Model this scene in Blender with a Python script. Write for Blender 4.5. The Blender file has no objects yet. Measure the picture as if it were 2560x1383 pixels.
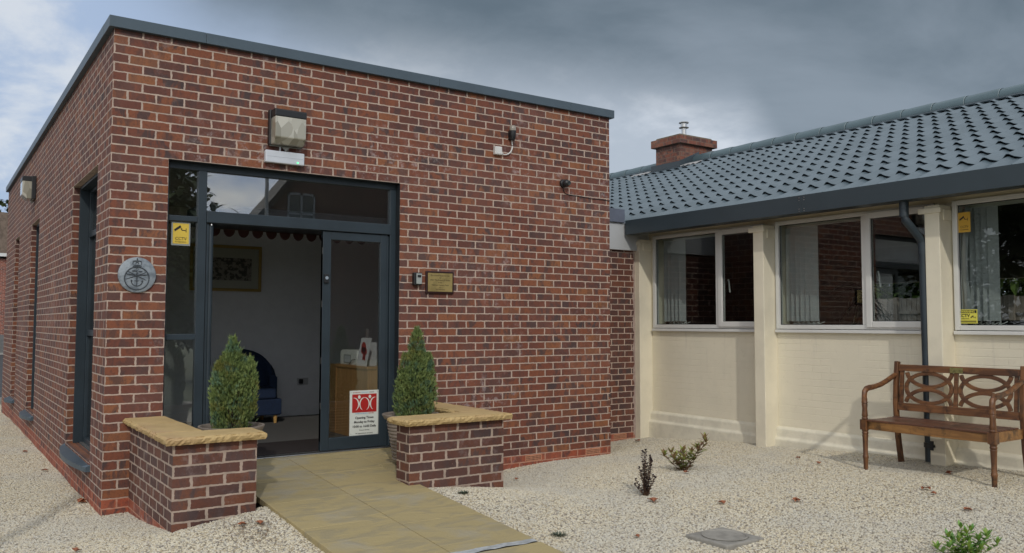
import bpy, math, random
import numpy as np
from mathutils import Vector, Matrix
R = math.radians
random.seed(7)
S = bpy.context.scene
COL = S.collection

# ------------------------------------------------------------------ camera
cam = bpy.data.objects.new('camera', bpy.data.cameras.new('camera'))
COL.objects.link(cam)
S.camera = cam
yaw, pitch, roll = 0.6046, 0.0553, 0.0017
f = Vector((math.sin(yaw)*math.cos(pitch), math.cos(yaw)*math.cos(pitch), math.sin(pitch)))
r = Vector((math.cos(yaw), -math.sin(yaw), 0)); u = r.cross(f)
r2 = math.cos(roll)*r + math.sin(roll)*u; u2 = -math.sin(roll)*r + math.cos(roll)*u
M = Matrix((( r2.x, u2.x, -f.x, -1.1914), (r2.y, u2.y, -f.y, -7.4358), (r2.z, u2.z, -f.z, 1.4003), (0, 0, 0, 1)))
cam.matrix_world = M
cam.data.sensor_width = 36.0
cam.data.lens = 36.0*2120.3/2560.0
cam.data.clip_start = 0.05
cam.data.clip_end = 500

# ------------------------------------------------------------------ world and sun
SUN_D = Vector((-0.367, -0.768, 0.523)).normalized()
w = bpy.data.worlds.new("World"); S.world = w; w.use_nodes = True
nt = w.node_tree; nt.nodes.clear()
def N(t, typ, **kw):
    n = t.nodes.new(typ)
    for k, v in kw.items():
        if k.startswith('i_'):
            n.inputs[k[2:].replace('_', ' ')].default_value = v
        else: setattr(n, k, v)
    return n
def math_(t, op, a, b=None, c=None, clamp=False):
    n = t.nodes.new('ShaderNodeMath'); n.operation = op; n.use_clamp = clamp
    for i, v in enumerate((a, b, c)):
        if v is None: continue
        if isinstance(v, (int, float)): n.inputs[i].default_value = v
        else: t.links.new(v, n.inputs[i])
    return n.outputs[0]
def mixc(t, fac, a, b, blend='MIX'):
    n = t.nodes.new('ShaderNodeMix'); n.data_type = 'RGBA'; n.blend_type = blend
    for s, v in ((n.inputs[0], fac), (n.inputs[6], a), (n.inputs[7], b)):
        if isinstance(v, (int, float)): s.default_value = v
        elif isinstance(v, (tuple, list)): s.default_value = tuple(v)+(1,) if len(v) == 3 else v
        else: t.links.new(v, s)
    return n.outputs[2]
def smooth(t, x, a, b):
    n = t.nodes.new('ShaderNodeMapRange'); n.interpolation_type = 'SMOOTHSTEP'
    n.inputs[1].default_value = a; n.inputs[2].default_value = b
    t.links.new(x, n.inputs[0]); return n.outputs[0]
tc = N(nt, 'ShaderNodeTexCoord')
sky = N(nt, 'ShaderNodeTexSky', sky_type='NISHITA', sun_disc=False, sun_elevation=math.asin(SUN_D.z),
        sun_rotation=math.atan2(SUN_D.x, SUN_D.y), altitude=60)
bgs = N(nt, 'ShaderNodeBackground', i_Strength=0.10)
nt.links.new(sky.outputs[0], bgs.inputs[0])
sep = N(nt, 'ShaderNodeSeparateXYZ'); nt.links.new(tc.outputs['Generated'], sep.inputs[0])
dx, dy, dz = sep.outputs
az = math_(nt, 'ARCTAN2', dx, dy)
zz = math_(nt, 'ADD', math_(nt, 'MAXIMUM', dz, 0.0), 0.30)
cmb = N(nt, 'ShaderNodeCombineXYZ')
nt.links.new(math_(nt, 'DIVIDE', dx, zz), cmb.inputs[0]); nt.links.new(math_(nt, 'DIVIDE', dy, zz), cmb.inputs[1])
n1 = N(nt, 'ShaderNodeTexNoise', i_Scale=1.5, i_Detail=9.0, i_Roughness=0.5, i_Distortion=0.35); nt.links.new(cmb.outputs[0], n1.inputs['Vector'])
n2 = N(nt, 'ShaderNodeTexNoise', i_Scale=1.5, i_Detail=8.0, i_Roughness=0.52, i_Distortion=0.4); nt.links.new(cmb.outputs[0], n2.inputs['Vector'])
n3 = N(nt, 'ShaderNodeTexNoise', i_Scale=3.2, i_Detail=8.0, i_Roughness=0.6, i_Distortion=0.2)
mp = N(nt, 'ShaderNodeMapping'); mp.inputs['Location'].default_value = (3.1, 7.7, 0); nt.links.new(cmb.outputs[0], mp.inputs[0]); nt.links.new(mp.outputs[0], n3.inputs['Vector'])
# the dark rain cloud hangs low over the bungalow; its lower edge falls from north to east
eb = math_(nt, 'SUBTRACT', 0.330, math_(nt, 'MULTIPLY', math_(nt, 'SUBTRACT', az, 0.27), 0.10))
eb = math_(nt, 'SUBTRACT', eb, math_(nt, 'MULTIPLY', smooth(nt, az, 0.86, 1.0), 0.16))
d = math_(nt, 'SUBTRACT', dz, eb)
d = math_(nt, 'ADD', d, math_(nt, 'MULTIPLY', math_(nt, 'SUBTRACT', n1.outputs[0], 0.5), 0.16))
D = smooth(nt, d, -0.060, 0.035)
D = math_(nt, 'MULTIPLY', D, smooth(nt, az, 0.12, 0.30))
D = math_(nt, 'MULTIPLY', D, math_(nt, 'SUBTRACT', 1.0, smooth(nt, az, 1.5, 2.0)))
D = math_(nt, 'MULTIPLY', D, math_(nt, 'SUBTRACT', 1.0, smooth(nt, dz, 0.5, 0.8)))
lightc = mixc(nt, smooth(nt, n3.outputs[0], 0.46, 0.68), mixc(nt, smooth(nt, az, 0.15, 0.55), (0.40, 0.51, 0.70), (0.46, 0.52, 0.60)), (0.68, 0.73, 0.80))
darkc = mixc(nt, smooth(nt, n2.outputs[0], 0.36, 0.66), (0.120, 0.160, 0.195), (0.26, 0.31, 0.365))
back = math_(nt, 'SUBTRACT', 1.0, smooth(nt, dy, -0.35, 0.25))
lightc = mixc(nt, back, lightc, mixc(nt, smooth(nt, n3.outputs[0], 0.38, 0.66), (0.60, 0.72, 0.95), (1.15, 1.15, 1.14)))
over = smooth(nt, dz, 0.45, 0.75)
lightc = mixc(nt, math_(nt, 'MULTIPLY', over, 0.8), lightc, (0.85, 0.88, 0.92))
west = math_(nt, 'SUBTRACT', 1.0, smooth(nt, dx, -0.75, -0.15))
lightc = mixc(nt, math_(nt, 'MULTIPLY', west, 0.6), lightc, (1.05, 1.05, 1.03))
cl = mixc(nt, D, lightc, darkc)
bgc = N(nt, 'ShaderNodeBackground', i_Strength=1.0); nt.links.new(cl, bgc.inputs[0])
ms = N(nt, 'ShaderNodeMixShader'); ms.inputs[0].default_value = 0.93
nt.links.new(bgs.outputs[0], ms.inputs[1]); nt.links.new(bgc.outputs[0], ms.inputs[2])
wo = N(nt, 'ShaderNodeOutputWorld'); nt.links.new(ms.outputs[0], wo.inputs[0])
sun = bpy.data.objects.new('sun', bpy.data.lights.new('sun', 'SUN')); COL.objects.link(sun)
sun.data.energy = 1.15; sun.data.angle = R(1.1); sun.data.color = (1.0, 0.94, 0.84)
sun.rotation_euler = SUN_D.to_track_quat('Z', 'Y').to_euler()
S.view_settings.view_transform = 'Standard'; S.view_settings.look = 'None'; S.view_settings.exposure = 0; S.view_settings.gamma = 1
S.render.engine = 'CYCLES'
S.cycles.max_bounces = 8; S.cycles.diffuse_bounces = 4; S.cycles.glossy_bounces = 4; S.cycles.transmission_bounces = 6; S.cycles.transparent_max_bounces = 16
S.cycles.caustics_reflective = False; S.cycles.caustics_refractive = False
S.cycles.use_denoising = True

# ------------------------------------------------------------------ mesh helper
class MB:
    def __init__(s): s.v = []; s.f = []
    def add(s, vs, fs):
        o = len(s.v); s.v += [tuple(p) for p in vs]; s.f += [tuple(i+o for i in q) for q in fs]; return s
    def box(s, x0, x1, y0, y1, z0, z1, M=None):
        x0, x1 = min(x0, x1), max(x0, x1); y0, y1 = min(y0, y1), max(y0, y1); z0, z1 = min(z0, z1), max(z0, z1)
        vs = [Vector(p) for p in ((x0, y0, z0), (x1, y0, z0), (x1, y1, z0), (x0, y1, z0), (x0, y0, z1), (x1, y0, z1), (x1, y1, z1), (x0, y1, z1))]
        if M: vs = [M @ p for p in vs]
        return s.add(vs, [(3, 2, 1, 0), (4, 5, 6, 7), (0, 1, 5, 4), (1, 2, 6, 5), (2, 3, 7, 6), (3, 0, 4, 7)])
    def prism(s, poly, axis, a0, a1):
        """poly: 2D points (counter-clockwise seen down the axis); axis 0/1/2 is the extrusion axis"""
        n = len(poly)
        def P(p, a):
            if axis == 0: return (a, p[0], p[1])
            if axis == 1: return (p[0], a, p[1])
            return (p[0], p[1], a)
        vs = [P(p, a0) for p in poly]+[P(p, a1) for p in poly]
        fs = [tuple(range(n))[::-1], tuple(range(n, 2*n))]+[(i, (i+1) % n, n+(i+1) % n, n+i) for i in range(n)]
        return s.add(vs, fs)
    def sweep(s, path, sec, close=False, up=(0, 0, 1), caps=True, scale=None):
        """sweep a 2D section (list of (a,b)) along a 3D path"""
        P = [Vector(p) for p in path]; n = len(P); m = len(sec); up = Vector(up); vs = []
        for i, p in enumerate(P):
            if close: t = P[(i+1) % n]-P[i-1]
            else: t = P[min(i+1, n-1)]-P[max(i-1, 0)]
            t.normalize(); a = t.cross(up)
            if a.length < 1e-4: a = t.cross(Vector((1, 0.01, 0)))
            a.normalize(); b = a.cross(t)
            k = scale[i] if scale else 1
            vs += [p+a*q[0]*k+b*q[1]*k for q in sec]
        fs = []
        for i in range(n if close else n-1):
            j = (i+1) % n
            fs += [(i*m+k, i*m+(k+1) % m, j*m+(k+1) % m, j*m+k) for k in range(m)]
        if caps and not close: fs += [tuple(range(m))[::-1], tuple(range((n-1)*m, n*m))]
        return s.add(vs, fs)
    def tube(s, path, rad, n=10, scale=None, close=False):
        return s.sweep(path, [(rad*math.cos(2*math.pi*k/n), rad*math.sin(2*math.pi*k/n)) for k in range(n)], close=close, scale=scale)
    def lathe(s, prof, c=(0, 0, 0), n=20, axis=2, caps=True):
        vs = []
        for (rr, h) in prof:
            for k in range(n):
                a = 2*math.pi*k/n; x, y = rr*math.cos(a), rr*math.sin(a)
                p = (x, y, h) if axis == 2 else ((x, h, y) if axis == 1 else (h, x, y))
                vs.append((p[0]+c[0], p[1]+c[1], p[2]+c[2]))
        m = len(prof)
        fs = [(i*n+k, i*n+(k+1) % n, (i+1)*n+(k+1) % n, (i+1)*n+k) for i in range(m-1) for k in range(n)]
        if caps: fs += [tuple(range(n))[::-1], tuple(range((m-1)*n, m*n))]
        return s.add(vs, fs)
    def build(s, name, mat, parent=None, world=True, bevel=0, smooth=False, seg=2, **tags):
        me = bpy.data.meshes.new(name)
        vs = s.v
        if parent is not None and world:
            L = parent['_loc'] if '_loc' in parent else (0, 0, 0)
            vs = [(p[0]-L[0], p[1]-L[1], p[2]-L[2]) for p in vs]
        me.from_pydata(vs, [], s.f); me.update()
        import bmesh
        bm = bmesh.new(); bm.from_mesh(me); bmesh.ops.recalc_face_normals(bm, faces=bm.faces); bm.to_mesh(me); bm.free()
        me.materials.append(mat)
        o = bpy.data.objects.new(name, me); COL.objects.link(o)
        if parent is not None:
            o.parent = parent
            o['_loc'] = parent['_loc'] if '_loc' in parent else (0.0, 0.0, 0.0)
        if smooth:
            me.shade_smooth() if smooth is True else me.shade_smooth()
            if smooth != 'all':
                me.set_sharp_from_angle(angle=R(38))
        if bevel:
            b = o.modifiers.new('bevel', 'BEVEL'); b.width = bevel; b.segments = seg; b.limit_method = 'ANGLE'; b.angle_limit = R(40)
        for k, v in tags.items(): o[k] = v
        return o
def thing(name, label, cat, loc=(0, 0, 0), group=None, rz=0):
    o = bpy.data.objects.new(name, None); COL.objects.link(o); o.location = loc; o.rotation_euler = (0, 0, rz)
    o.empty_display_size = 0.1; o['_loc'] = tuple(float(c) for c in loc)
    o['label'] = label; o['category'] = cat
    if group: o['group'] = group
    return o
def tag(o, label, cat, group=None):
    o['label'] = label; o['category'] = cat
    if group: o['group'] = group
    return o
def wallgrid(mb, axis, f0, f1, u0, u1, v0, v1, holes):
    """wall slab normal to axis (0: x, 1: y) between f0 and f1, spanning u (other horizontal axis) and v (z), minus rectangular holes"""
    us = sorted(set([u0, u1]+[h[i] for h in holes for i in (0, 1)])); vs = sorted(set([v0, v1]+[h[i] for h in holes for i in (2, 3)]))
    us = [q for q in us if u0 <= q <= u1]; vs = [q for q in vs if v0 <= q <= v1]
    def solid(i, j):
        if i < 0 or j < 0 or i >= len(us)-1 or j >= len(vs)-1: return False
        a, b = (us[i]+us[i+1])/2, (vs[j]+vs[j+1])/2
        return not any(h[0] < a < h[1] and h[2] < b < h[3] for h in holes)
    def P(f_, a, b): return (f_, a, b) if axis == 0 else (a, f_, b)
    for i in range(len(us)-1):
        for j in range(len(vs)-1):
            if not solid(i, j): continue
            a0, a1, b0, b1 = us[i], us[i+1], vs[j], vs[j+1]
            for ff in (f0, f1): mb.add([P(ff, a0, b0), P(ff, a1, b0), P(ff, a1, b1), P(ff, a0, b1)], [(0, 1, 2, 3)])
            if not solid(i-1, j): mb.add([P(f0, a0, b0), P(f1, a0, b0), P(f1, a0, b1), P(f0, a0, b1)], [(0, 1, 2, 3)])
            if not solid(i+1, j): mb.add([P(f0, a1, b0), P(f1, a1, b0), P(f1, a1, b1), P(f0, a1, b1)], [(0, 1, 2, 3)])
            if not solid(i, j-1): mb.add([P(f0, a0, b0), P(f1, a0, b0), P(f1, a1, b0), P(f0, a1, b0)], [(0, 1, 2, 3)])
            if not solid(i, j+1): mb.add([P(f0, a0, b1), P(f1, a0, b1), P(f1, a1, b1), P(f0, a1, b1)], [(0, 1, 2, 3)])
    return mb

# ------------------------------------------------------------------ materials
def new_mat(name):
    m = bpy.data.materials.new(name); m.use_nodes = True; t = m.node_tree
    b = t.nodes['Principled BSDF']
    return m, t, b
def setc(t, sock, v):
    if isinstance(v, (tuple, list)): sock.default_value = tuple(v)+(1,) if len(v) == 3 else v
    elif isinstance(v, (int, float)): sock.default_value = v
    else: t.links.new(v, sock)
def noise(t, scale, detail=4, rough=0.55, vec=None, dist=0.0):
    n = N(t, 'ShaderNodeTexNoise', i_Scale=scale, i_Detail=float(detail), i_Roughness=rough, i_Distortion=dist)
    if vec is not None: t.links.new(vec, n.inputs['Vector'])
    else:
        g = N(t, 'ShaderNodeNewGeometry'); t.links.new(g.outputs['Position'], n.inputs['Vector'])
    return n.outputs[0]
def bump(t, b, h, strength=0.3, dist=0.01):
    n = N(t, 'ShaderNodeBump'); n.inputs['Strength'].default_value = strength; n.inputs['Distance'].default_value = dist
    t.links.new(h, n.inputs['Height']); t.links.new(n.outputs[0], b.inputs['Normal'])
def plain(name, col, rough=0.5, metal=0.0, var=0.0, scale=8.0, bmp=0.0, bscale=60.0, spec=None, col2=None, lo=.4, hi=.62):
    m, t, b = new_mat(name)
    c = col
    if var or col2:
        c2 = col2 if col2 else tuple(q*(1-var) for q in col)
        c = mixc(t, smooth(t, noise(t, scale, 5, .6), lo, hi), col, c2)
    setc(t, b.inputs['Base Color'], c)
    b.inputs['Roughness'].default_value = rough; b.inputs['Metallic'].default_value = metal
    if spec is not None: b.inputs['Specular IOR Level'].default_value = spec
    if bmp: bump(t, b, noise(t, bscale, 4), bmp, 0.004)
    return m
def brick_vec(t, ox, oy, oz):
    g = N(t, 'ShaderNodeNewGeometry'); p = N(t, 'ShaderNodeSeparateXYZ'); q = N(t, 'ShaderNodeSeparateXYZ')
    t.links.new(g.outputs['Position'], p.inputs[0]); t.links.new(g.outputs['True Normal'], q.inputs[0])
    side = math_(t, 'GREATER_THAN', math_(t, 'ABSOLUTE', q.outputs[0]), math_(t, 'ABSOLUTE', q.outputs[1]))
    ux = math_(t, 'ADD', p.outputs[0], ox+22.5); uy = math_(t, 'ADD', p.outputs[1], oy+45.0)
    uu = math_(t, 'ADD', math_(t, 'MULTIPLY', ux, math_(t, 'SUBTRACT', 1.0, side)), math_(t, 'MULTIPLY', uy, side))
    vv = math_(t, 'ADD', p.outputs[2], oz+15.0)
    nz = N(t, 'ShaderNodeTexNoise', i_Scale=26.0, i_Detail=4.0, i_Roughness=0.6); t.links.new(g.outputs['Position'], nz.inputs['Vector'])
    s = N(t, 'ShaderNodeSeparateColor'); t.links.new(nz.outputs['Color'], s.inputs[0])
    uu = math_(t, 'ADD', uu, math_(t, 'MULTIPLY', math_(t, 'SUBTRACT', s.outputs[0], 0.5), 0.020))
    vv = math_(t, 'ADD', vv, math_(t, 'MULTIPLY', math_(t, 'SUBTRACT', s.outputs[1], 0.5), 0.013))
    # each course wanders a little along the wall
    cc = N(t, 'ShaderNodeCombineXYZ'); t.links.new(math_(t, 'MULTIPLY', uu, 0.4), cc.inputs[0])
    t.links.new(math_(t, 'MULTIPLY', math_(t, 'FLOOR', math_(t, 'DIVIDE', vv, 0.075)), 7.31), cc.inputs[1])
    nw = N(t, 'ShaderNodeTexNoise', i_Scale=3.0, i_Detail=1.0); t.links.new(cc.outputs[0], nw.inputs['Vector'])
    uu = math_(t, 'ADD', uu, math_(t, 'MULTIPLY', math_(t, 'SUBTRACT', nw.outputs[0], 0.5), 0.035))
    c = N(t, 'ShaderNodeCombineXYZ'); t.links.new(uu, c.inputs[0]); t.links.new(vv, c.inputs[1])
    return c.outputs[0], uu, vv, g.outputs['Position']
def brick_mat(name, ox=0.1125, oy=0.0, oz=0.0, ramp=None, mortar=(.52, .40, .325), mort=0.0058, strength=0.55, bloom=1.0, mortar2=(.41, .32, .265), vj=.72):
    m, t, b = new_mat(name)
    vec, uu, vv, pos = brick_vec(t, ox, oy, oz)
    br = N(t, 'ShaderNodeTexBrick'); br.offset = 0.5; br.offset_frequency = 2; br.squash = 1
    vs = N(t, 'ShaderNodeMapping'); vs.inputs['Scale'].default_value = (vj, 1, 1); t.links.new(vec, vs.inputs[0])
    t.links.new(vs.outputs[0], br.inputs['Vector'])
    for k, v in (('Scale', 1.0), ('Mortar Size', mort), ('Mortar Smooth', 0.15), ('Brick Width', .225*vj), ('Row Height', .075), ('Bias', 0.0)): br.inputs[k].default_value = v
    br.inputs['Color1'].default_value = (0, 0, 0, 1); br.inputs['Color2'].default_value = (1, 1, 1, 1); br.inputs['Mortar'].default_value = (.5, .5, .5, 1)
    rnd = N(t, 'ShaderNodeSeparateColor'); t.links.new(br.outputs['Color'], rnd.inputs[0]); rv = rnd.outputs[0]
    cr = N(t, 'ShaderNodeValToRGB'); cr.color_ramp.interpolation = 'LINEAR'
    ramp = ramp or [(0, (.122, .046, .034)), (.18, (.156, .051, .033)), (.42, (.182, .057, .033)), (.66, (.210, .066, .034)), (.85, (.235, .078, .036)), (1, (.270, .102, .042))]
    el = cr.color_ramp.elements
    for i, (p, c) in enumerate(ramp):
        e = el[i] if i < 2 else el.new(p)
        e.position = p; e.color = (*c, 1)
    t.links.new(rv, cr.inputs[0])
    # fired dark patches, different on each brick
    r7 = math_(t, 'FRACT', math_(t, 'MULTIPLY', rv, 17.3))
    off = N(t, 'ShaderNodeCombineXYZ'); t.links.new(math_(t, 'MULTIPLY', rv, 31.0), off.inputs[2]); t.links.new(uu, off.inputs[0]); t.links.new(math_(t, 'MULTIPLY', vv, .45), off.inputs[1])
    pn = noise(t, 10, 4, .62, off.outputs[0], .6)
    patch = math_(t, 'MULTIPLY', smooth(t, pn, .44, .60), math_(t, 'ADD', math_(t, 'MULTIPLY', r7, .75), .25))
    c = mixc(t, patch, cr.outputs[0], (.062, .041, .041))
    sp = noise(t, 110, 4, .7, pos)
    c = mixc(t, math_(t, 'MULTIPLY', smooth(t, noise(t, 48, 5, .7, pos), .48, .66), .62), c, mixc(t, .62, c, (.035, .02, .02)))
    c = mixc(t, math_(t, 'MULTIPLY', smooth(t, noise(t, 60, 4, .75, pos), .64, .74), .6), c, (.46, .34, .28))
    if bloom:
        big = smooth(t, noise(t, .9, 3, .5, pos), .5, .72)
        fine = smooth(t, noise(t, 11, 5, .75, pos), .50, .70)
        c = mixc(t, math_(t, 'MULTIPLY', math_(t, 'MULTIPLY', big, fine), bloom), c, (.46, .38, .37))
        c = mixc(t, math_(t, 'MULTIPLY', smooth(t, noise(t, 1.3, 3, .6, pos), .42, .68), .30), c, mixc(t, .5, c, (.30, .15, .12)))
    mo = mixc(t, smooth(t, noise(t, 9, 4, .6, pos), .35, .65), mortar, mortar2)
    fac = br.outputs['Fac']
    setc(t, b.inputs['Base Color'], mixc(t, fac, c, mo))
    b.inputs['Roughness'].default_value = .82
    h = math_(t, 'ADD', math_(t, 'MULTIPLY', math_(t, 'SUBTRACT', 1.0, fac), 1.0), math_(t, 'MULTIPLY', sp, .35))
    bump(t, b, h, strength, 0.006)
    return m
def glass_mat(name, tint=(.93, .95, .94), f0=.11, wav=0.02, rough=0.0):
    m = bpy.data.materials.new(name); m.use_nodes = True; t = m.node_tree; t.nodes.clear()
    tr = N(t, 'ShaderNodeBsdfTransparent'); tr.inputs[0].default_value = (*tint, 1)
    gl = N(t, 'ShaderNodeBsdfGlossy'); gl.inputs['Roughness'].default_value = rough; gl.inputs[0].default_value = (1, 1, 1, 1)
    lw = N(t, 'ShaderNodeLayerWeight'); lw.inputs[0].default_value = .5
    mx = N(t, 'ShaderNodeMixShader'); o = N(t, 'ShaderNodeOutputMaterial')
    if wav:
        bp = N(t, 'ShaderNodeBump'); bp.inputs['Strength'].default_value = wav; bp.inputs['Distance'].default_value = .05
        t.links.new(noise(t, 2.2, 2), bp.inputs['Height']); t.links.new(bp.outputs[0], gl.inputs['Normal'])
    # Schlick, the same for either side of the thin pane
    sch = math_(t, 'ADD', f0, math_(t, 'MULTIPLY', math_(t, 'POWER', lw.outputs['Facing'], 5.0), 1-f0))
    t.links.new(sch, mx.inputs[0]); t.links.new(tr.outputs[0], mx.inputs[1]); t.links.new(gl.outputs[0], mx.inputs[2]); t.links.new(mx.outputs[0], o.inputs[0])
    return m
MAT = {}
MAT['brick'] = brick_mat('brick')
MAT['brick_planter'] = brick_mat('brick_planter', ox=.0235, oy=.09, oz=.01, mort=.0070, vj=.62, bloom=.35, mortar=(.45, .345, .28), mortar2=(.34, .265, .215),
    ramp=[(0, (.068, .032, .027)), (.2, (.088, .034, .025)), (.45, (.104, .037, .025)), (.7, (.120, .040, .023)), (.85, (.135, .046, .024)), (1, (.160, .055, .026))])
MAT['brick_recess'] = brick_mat('brick_recess', ox=.04, mort=.0055, bloom=.15, mortar=(.56, .43, .35), mortar2=(.44, .34, .28), ramp=[(0, (.095, .044, .037)), (.2, (.118, .046, .035)), (.5, (.140, .050, .034)), (.7, (.155, .054, .034)), (.85, (.17, .06, .035)), (1, (.195, .068, .037))])
MAT['plinth'] = brick_mat('plinth_brick', bloom=.8, strength=.3, mortar=(.50, .29, .21), mortar2=(.42, .20, .13), ramp=[(0, (.30, .070, .034)), (.3, (.34, .080, .037)), (.5, (.37, .09, .041)), (.7, (.39, .10, .046)), (.85, (.34, .085, .042)), (1, (.44, .13, .07))])
MAT['brick_far'] = brick_mat('brick_far', bloom=.1, ramp=[(0, (.22, .06, .04)), (.3, (.26, .07, .045)), (.5, (.30, .08, .05)), (.7, (.32, .09, .05)), (.85, (.34, .10, .06)), (1, (.36, .12, .07))])
MAT['brick_old'] = brick_mat('brick_old', bloom=.3, mortar=(.22, .15, .11), mortar2=(.16, .11, .085), ramp=[(0, (.10, .055, .045)), (.25, (.20, .07, .045)), (.5, (.25, .085, .05)), (.7, (.28, .10, .055)), (.85, (.22, .09, .06)), (1, (.32, .14, .08))])
MAT['anth'] = plain('anthracite_paint', (.025, .039, .051), .42, var=.18, scale=3)
MAT['anth_dark'] = plain('anthracite_painted_shade', (.014, .018, .022), .5)  # darker copy of the anthracite, shade of the doorway put into the colour
MAT['coping'] = plain('coping_metal', (.066, .098, .125), .45, var=.12, scale=2.0, bmp=.03, bscale=3)
MAT['gutter'] = plain('gutter_metal', (.040, .057, .070), .38, var=.12, scale=1.2, bmp=.02, bscale=2)
MAT['roof'] = plain('roof_metal', (.120, .160, .188), .42, var=.14, scale=1.5, bmp=.02, bscale=4, col2=(.098, .134, .158))
MAT['ridge'] = plain('ridge_metal', (.085, .135, .155), .38, var=.1, scale=2)
MAT['white'] = plain('white_upvc', (.70, .70, .68), .35, var=.06, scale=2)
MAT['silver'] = plain('brushed_metal', (.55, .55, .54), .32, 1.0)
MAT['black'] = plain('black_plastic', (.015, .016, .018), .4)
MAT['grey_plastic'] = plain('grey_plastic', (.60, .62, .66), .35, var=.05)
MAT['glass'] = glass_mat('glass', f0=.19, wav=.004)
MAT['glass_dark'] = glass_mat('glass_tinted', tint=(.55, .58, .57), f0=.09)
MAT['glass_wing'] = glass_mat('glass_wing', tint=(.80, .83, .82), f0=.052, wav=.004)
MAT['clad'] = plain('grey_cladding', (.50, .52, .54), .55, var=.05, scale=2)
MAT['clad_cap'] = plain('lead_grey_cap', (.13, .15, .20), .5, var=.1)
MAT['brass'] = plain('brass', (.62, .48, .20), .33, .75, var=.25, scale=9)
MAT['maroon'] = plain('dark_wood_board', (.028, .008, .008), .3)
MAT['ink'] = plain('dark_lettering', (.012, .012, .014), .6)
MAT['ink_brass'] = plain('engraved_lettering', (.05, .032, .01), .5)
MAT['yellow'] = plain('yellow_sign', (.72, .52, .07), .45)
MAT['red'] = plain('red_sign', (.42, .022, .020), .4)
MAT['red_ink'] = plain('red_lettering', (.42, .05, .04), .4)
MAT['blue_ink'] = plain('blue_lettering', (.20, .38, .55), .4)
MAT['paper'] = plain('paper_white', (.66, .69, .64), .6)
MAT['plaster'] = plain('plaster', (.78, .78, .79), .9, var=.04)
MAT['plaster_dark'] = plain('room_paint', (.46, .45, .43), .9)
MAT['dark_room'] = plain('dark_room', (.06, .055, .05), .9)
MAT['carpet'] = plain('carpet_grey', (.11, .108, .105), .95, var=.2, scale=90, bmp=.4, bscale=300)
MAT['mat'] = plain('entrance_matting', (.022, .015, .015), .95, bmp=.5, bscale=200)
MAT['oak'] = None
def wood_mat(name, c1, c2, axis=1, rough=.45, scale=14, knots=0.0, c3=None):
    m, t, b = new_mat(name)
    g = N(t, 'ShaderNodeTexCoord'); mp = N(t, 'ShaderNodeMapping')
    sc = [scale]*3; sc[axis] = scale*.08; mp.inputs['Scale'].default_value = sc
    t.links.new(g.outputs['Object'], mp.inputs[0])
    n = N(t, 'ShaderNodeTexNoise', i_Scale=1.6, i_Detail=6.0, i_Roughness=.6, i_Distortion=.8); t.links.new(mp.outputs[0], n.inputs['Vector'])
    c = mixc(t, smooth(t, n.outputs[0], .36, .64), c1, c2)
    if c3: c = mixc(t, math_(t, 'MULTIPLY', smooth(t, noise(t, 9, 5, .7), .50, .68), .85), c, c3)
    setc(t, b.inputs['Base Color'], c); b.inputs['Roughness'].default_value = rough
    bump(t, b, n.outputs[0], .25, .003)
    return m
MAT['oak'] = wood_mat('oak_veneer', (.58, .31, .12), (.46, .23, .085), axis=2, rough=.4)
MAT['teak'] = wood_mat('oiled_hardwood', (.22, .095, .036), (.10, .042, .020), axis=1, rough=.42, c3=(.038, .022, .015))
MAT['teak_leg'] = wood_mat('oiled_hardwood_leg', (.22, .097, .037), (.095, .040, .019), axis=2, rough=.42, c3=(.038, .022, .015))
MAT['teak_seat'] = wood_mat('oiled_hardwood_seat', (.15, .062, .034), (.085, .036, .022), axis=1, rough=.38, c3=(.045, .024, .018))
MAT['teak_rail'] = wood_mat('weathered_hardwood_rail', (.34, .17, .055), (.20, .095, .032), axis=1, rough=.45, c3=(.06, .035, .018))
MAT['fence_wood'] = wood_mat('weathered_fence', (.33, .29, .25), (.24, .21, .18), axis=2, rough=.85)

# ================================================================== GROUND
GP = [(-8,-8,-.18),(-8,2,-.2),(-3,0,-.15),(-3,-4,-.15),(-.6,0,-.14),(-.3,2.5,-.14),(-.3,6,-.15),(-.3,10,-.19),(-3,12,-.22),(-8,12,-.22),(.1,-.1,-.12),
(.15,-.8,-.08),(.16,-1.44,.0),(.2,-1.52,.02),(.5,-1.52,.06),(.78,-1.52,.088),(.82,-2.2,.02),(.82,-3,-.045),(.82,-4,-.11),(0,-3,-.1),(-1,-2,-.12),
(2.95,-.05,-.16),(3.0,-.9,-.08),(2.95,-1.4,.0),(2.5,-1.46,.06),(2.15,-1.46,.09),(2.2,-2.2,.02),(2.2,-3,-.04),(2.2,-4.2,-.1),(3.85,-.05,-.125),(4.8,-.05,-.10),(5.3,-.05,-.085),
(6.35,.7,-.09),(6.4,-.3,0.),(6.5,-1.2,.05),(6.5,-2.8,.12),(6.5,-4,.13),(6.5,-7,.1),(5.83,-2.9,.095),(5.83,-4.0,.108),(4.5,-2,.03),(3.4,-2.5,.0),(3.3,-3.5,-.03),(4,-4.8,-.02),(2,-7,-.15),(0,-7,-.15)]
_P = np.array(GP, float); _n = len(_P)
def _U(r2): return np.where(r2 > 0, r2*np.log(np.maximum(r2, 1e-12)), 0)
_K = _U(((_P[:, None, :2]-_P[None, :, :2])**2).sum(-1))+np.eye(_n)*.02
_A = np.zeros((_n+3, _n+3)); _A[:_n, :_n] = _K; _Q = np.c_[np.ones(_n), _P[:, :2]]; _A[:_n, _n:] = _Q; _A[_n:, :_n] = _Q.T
_w = np.linalg.solve(_A, np.r_[_P[:, 2], 0, 0, 0])
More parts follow.
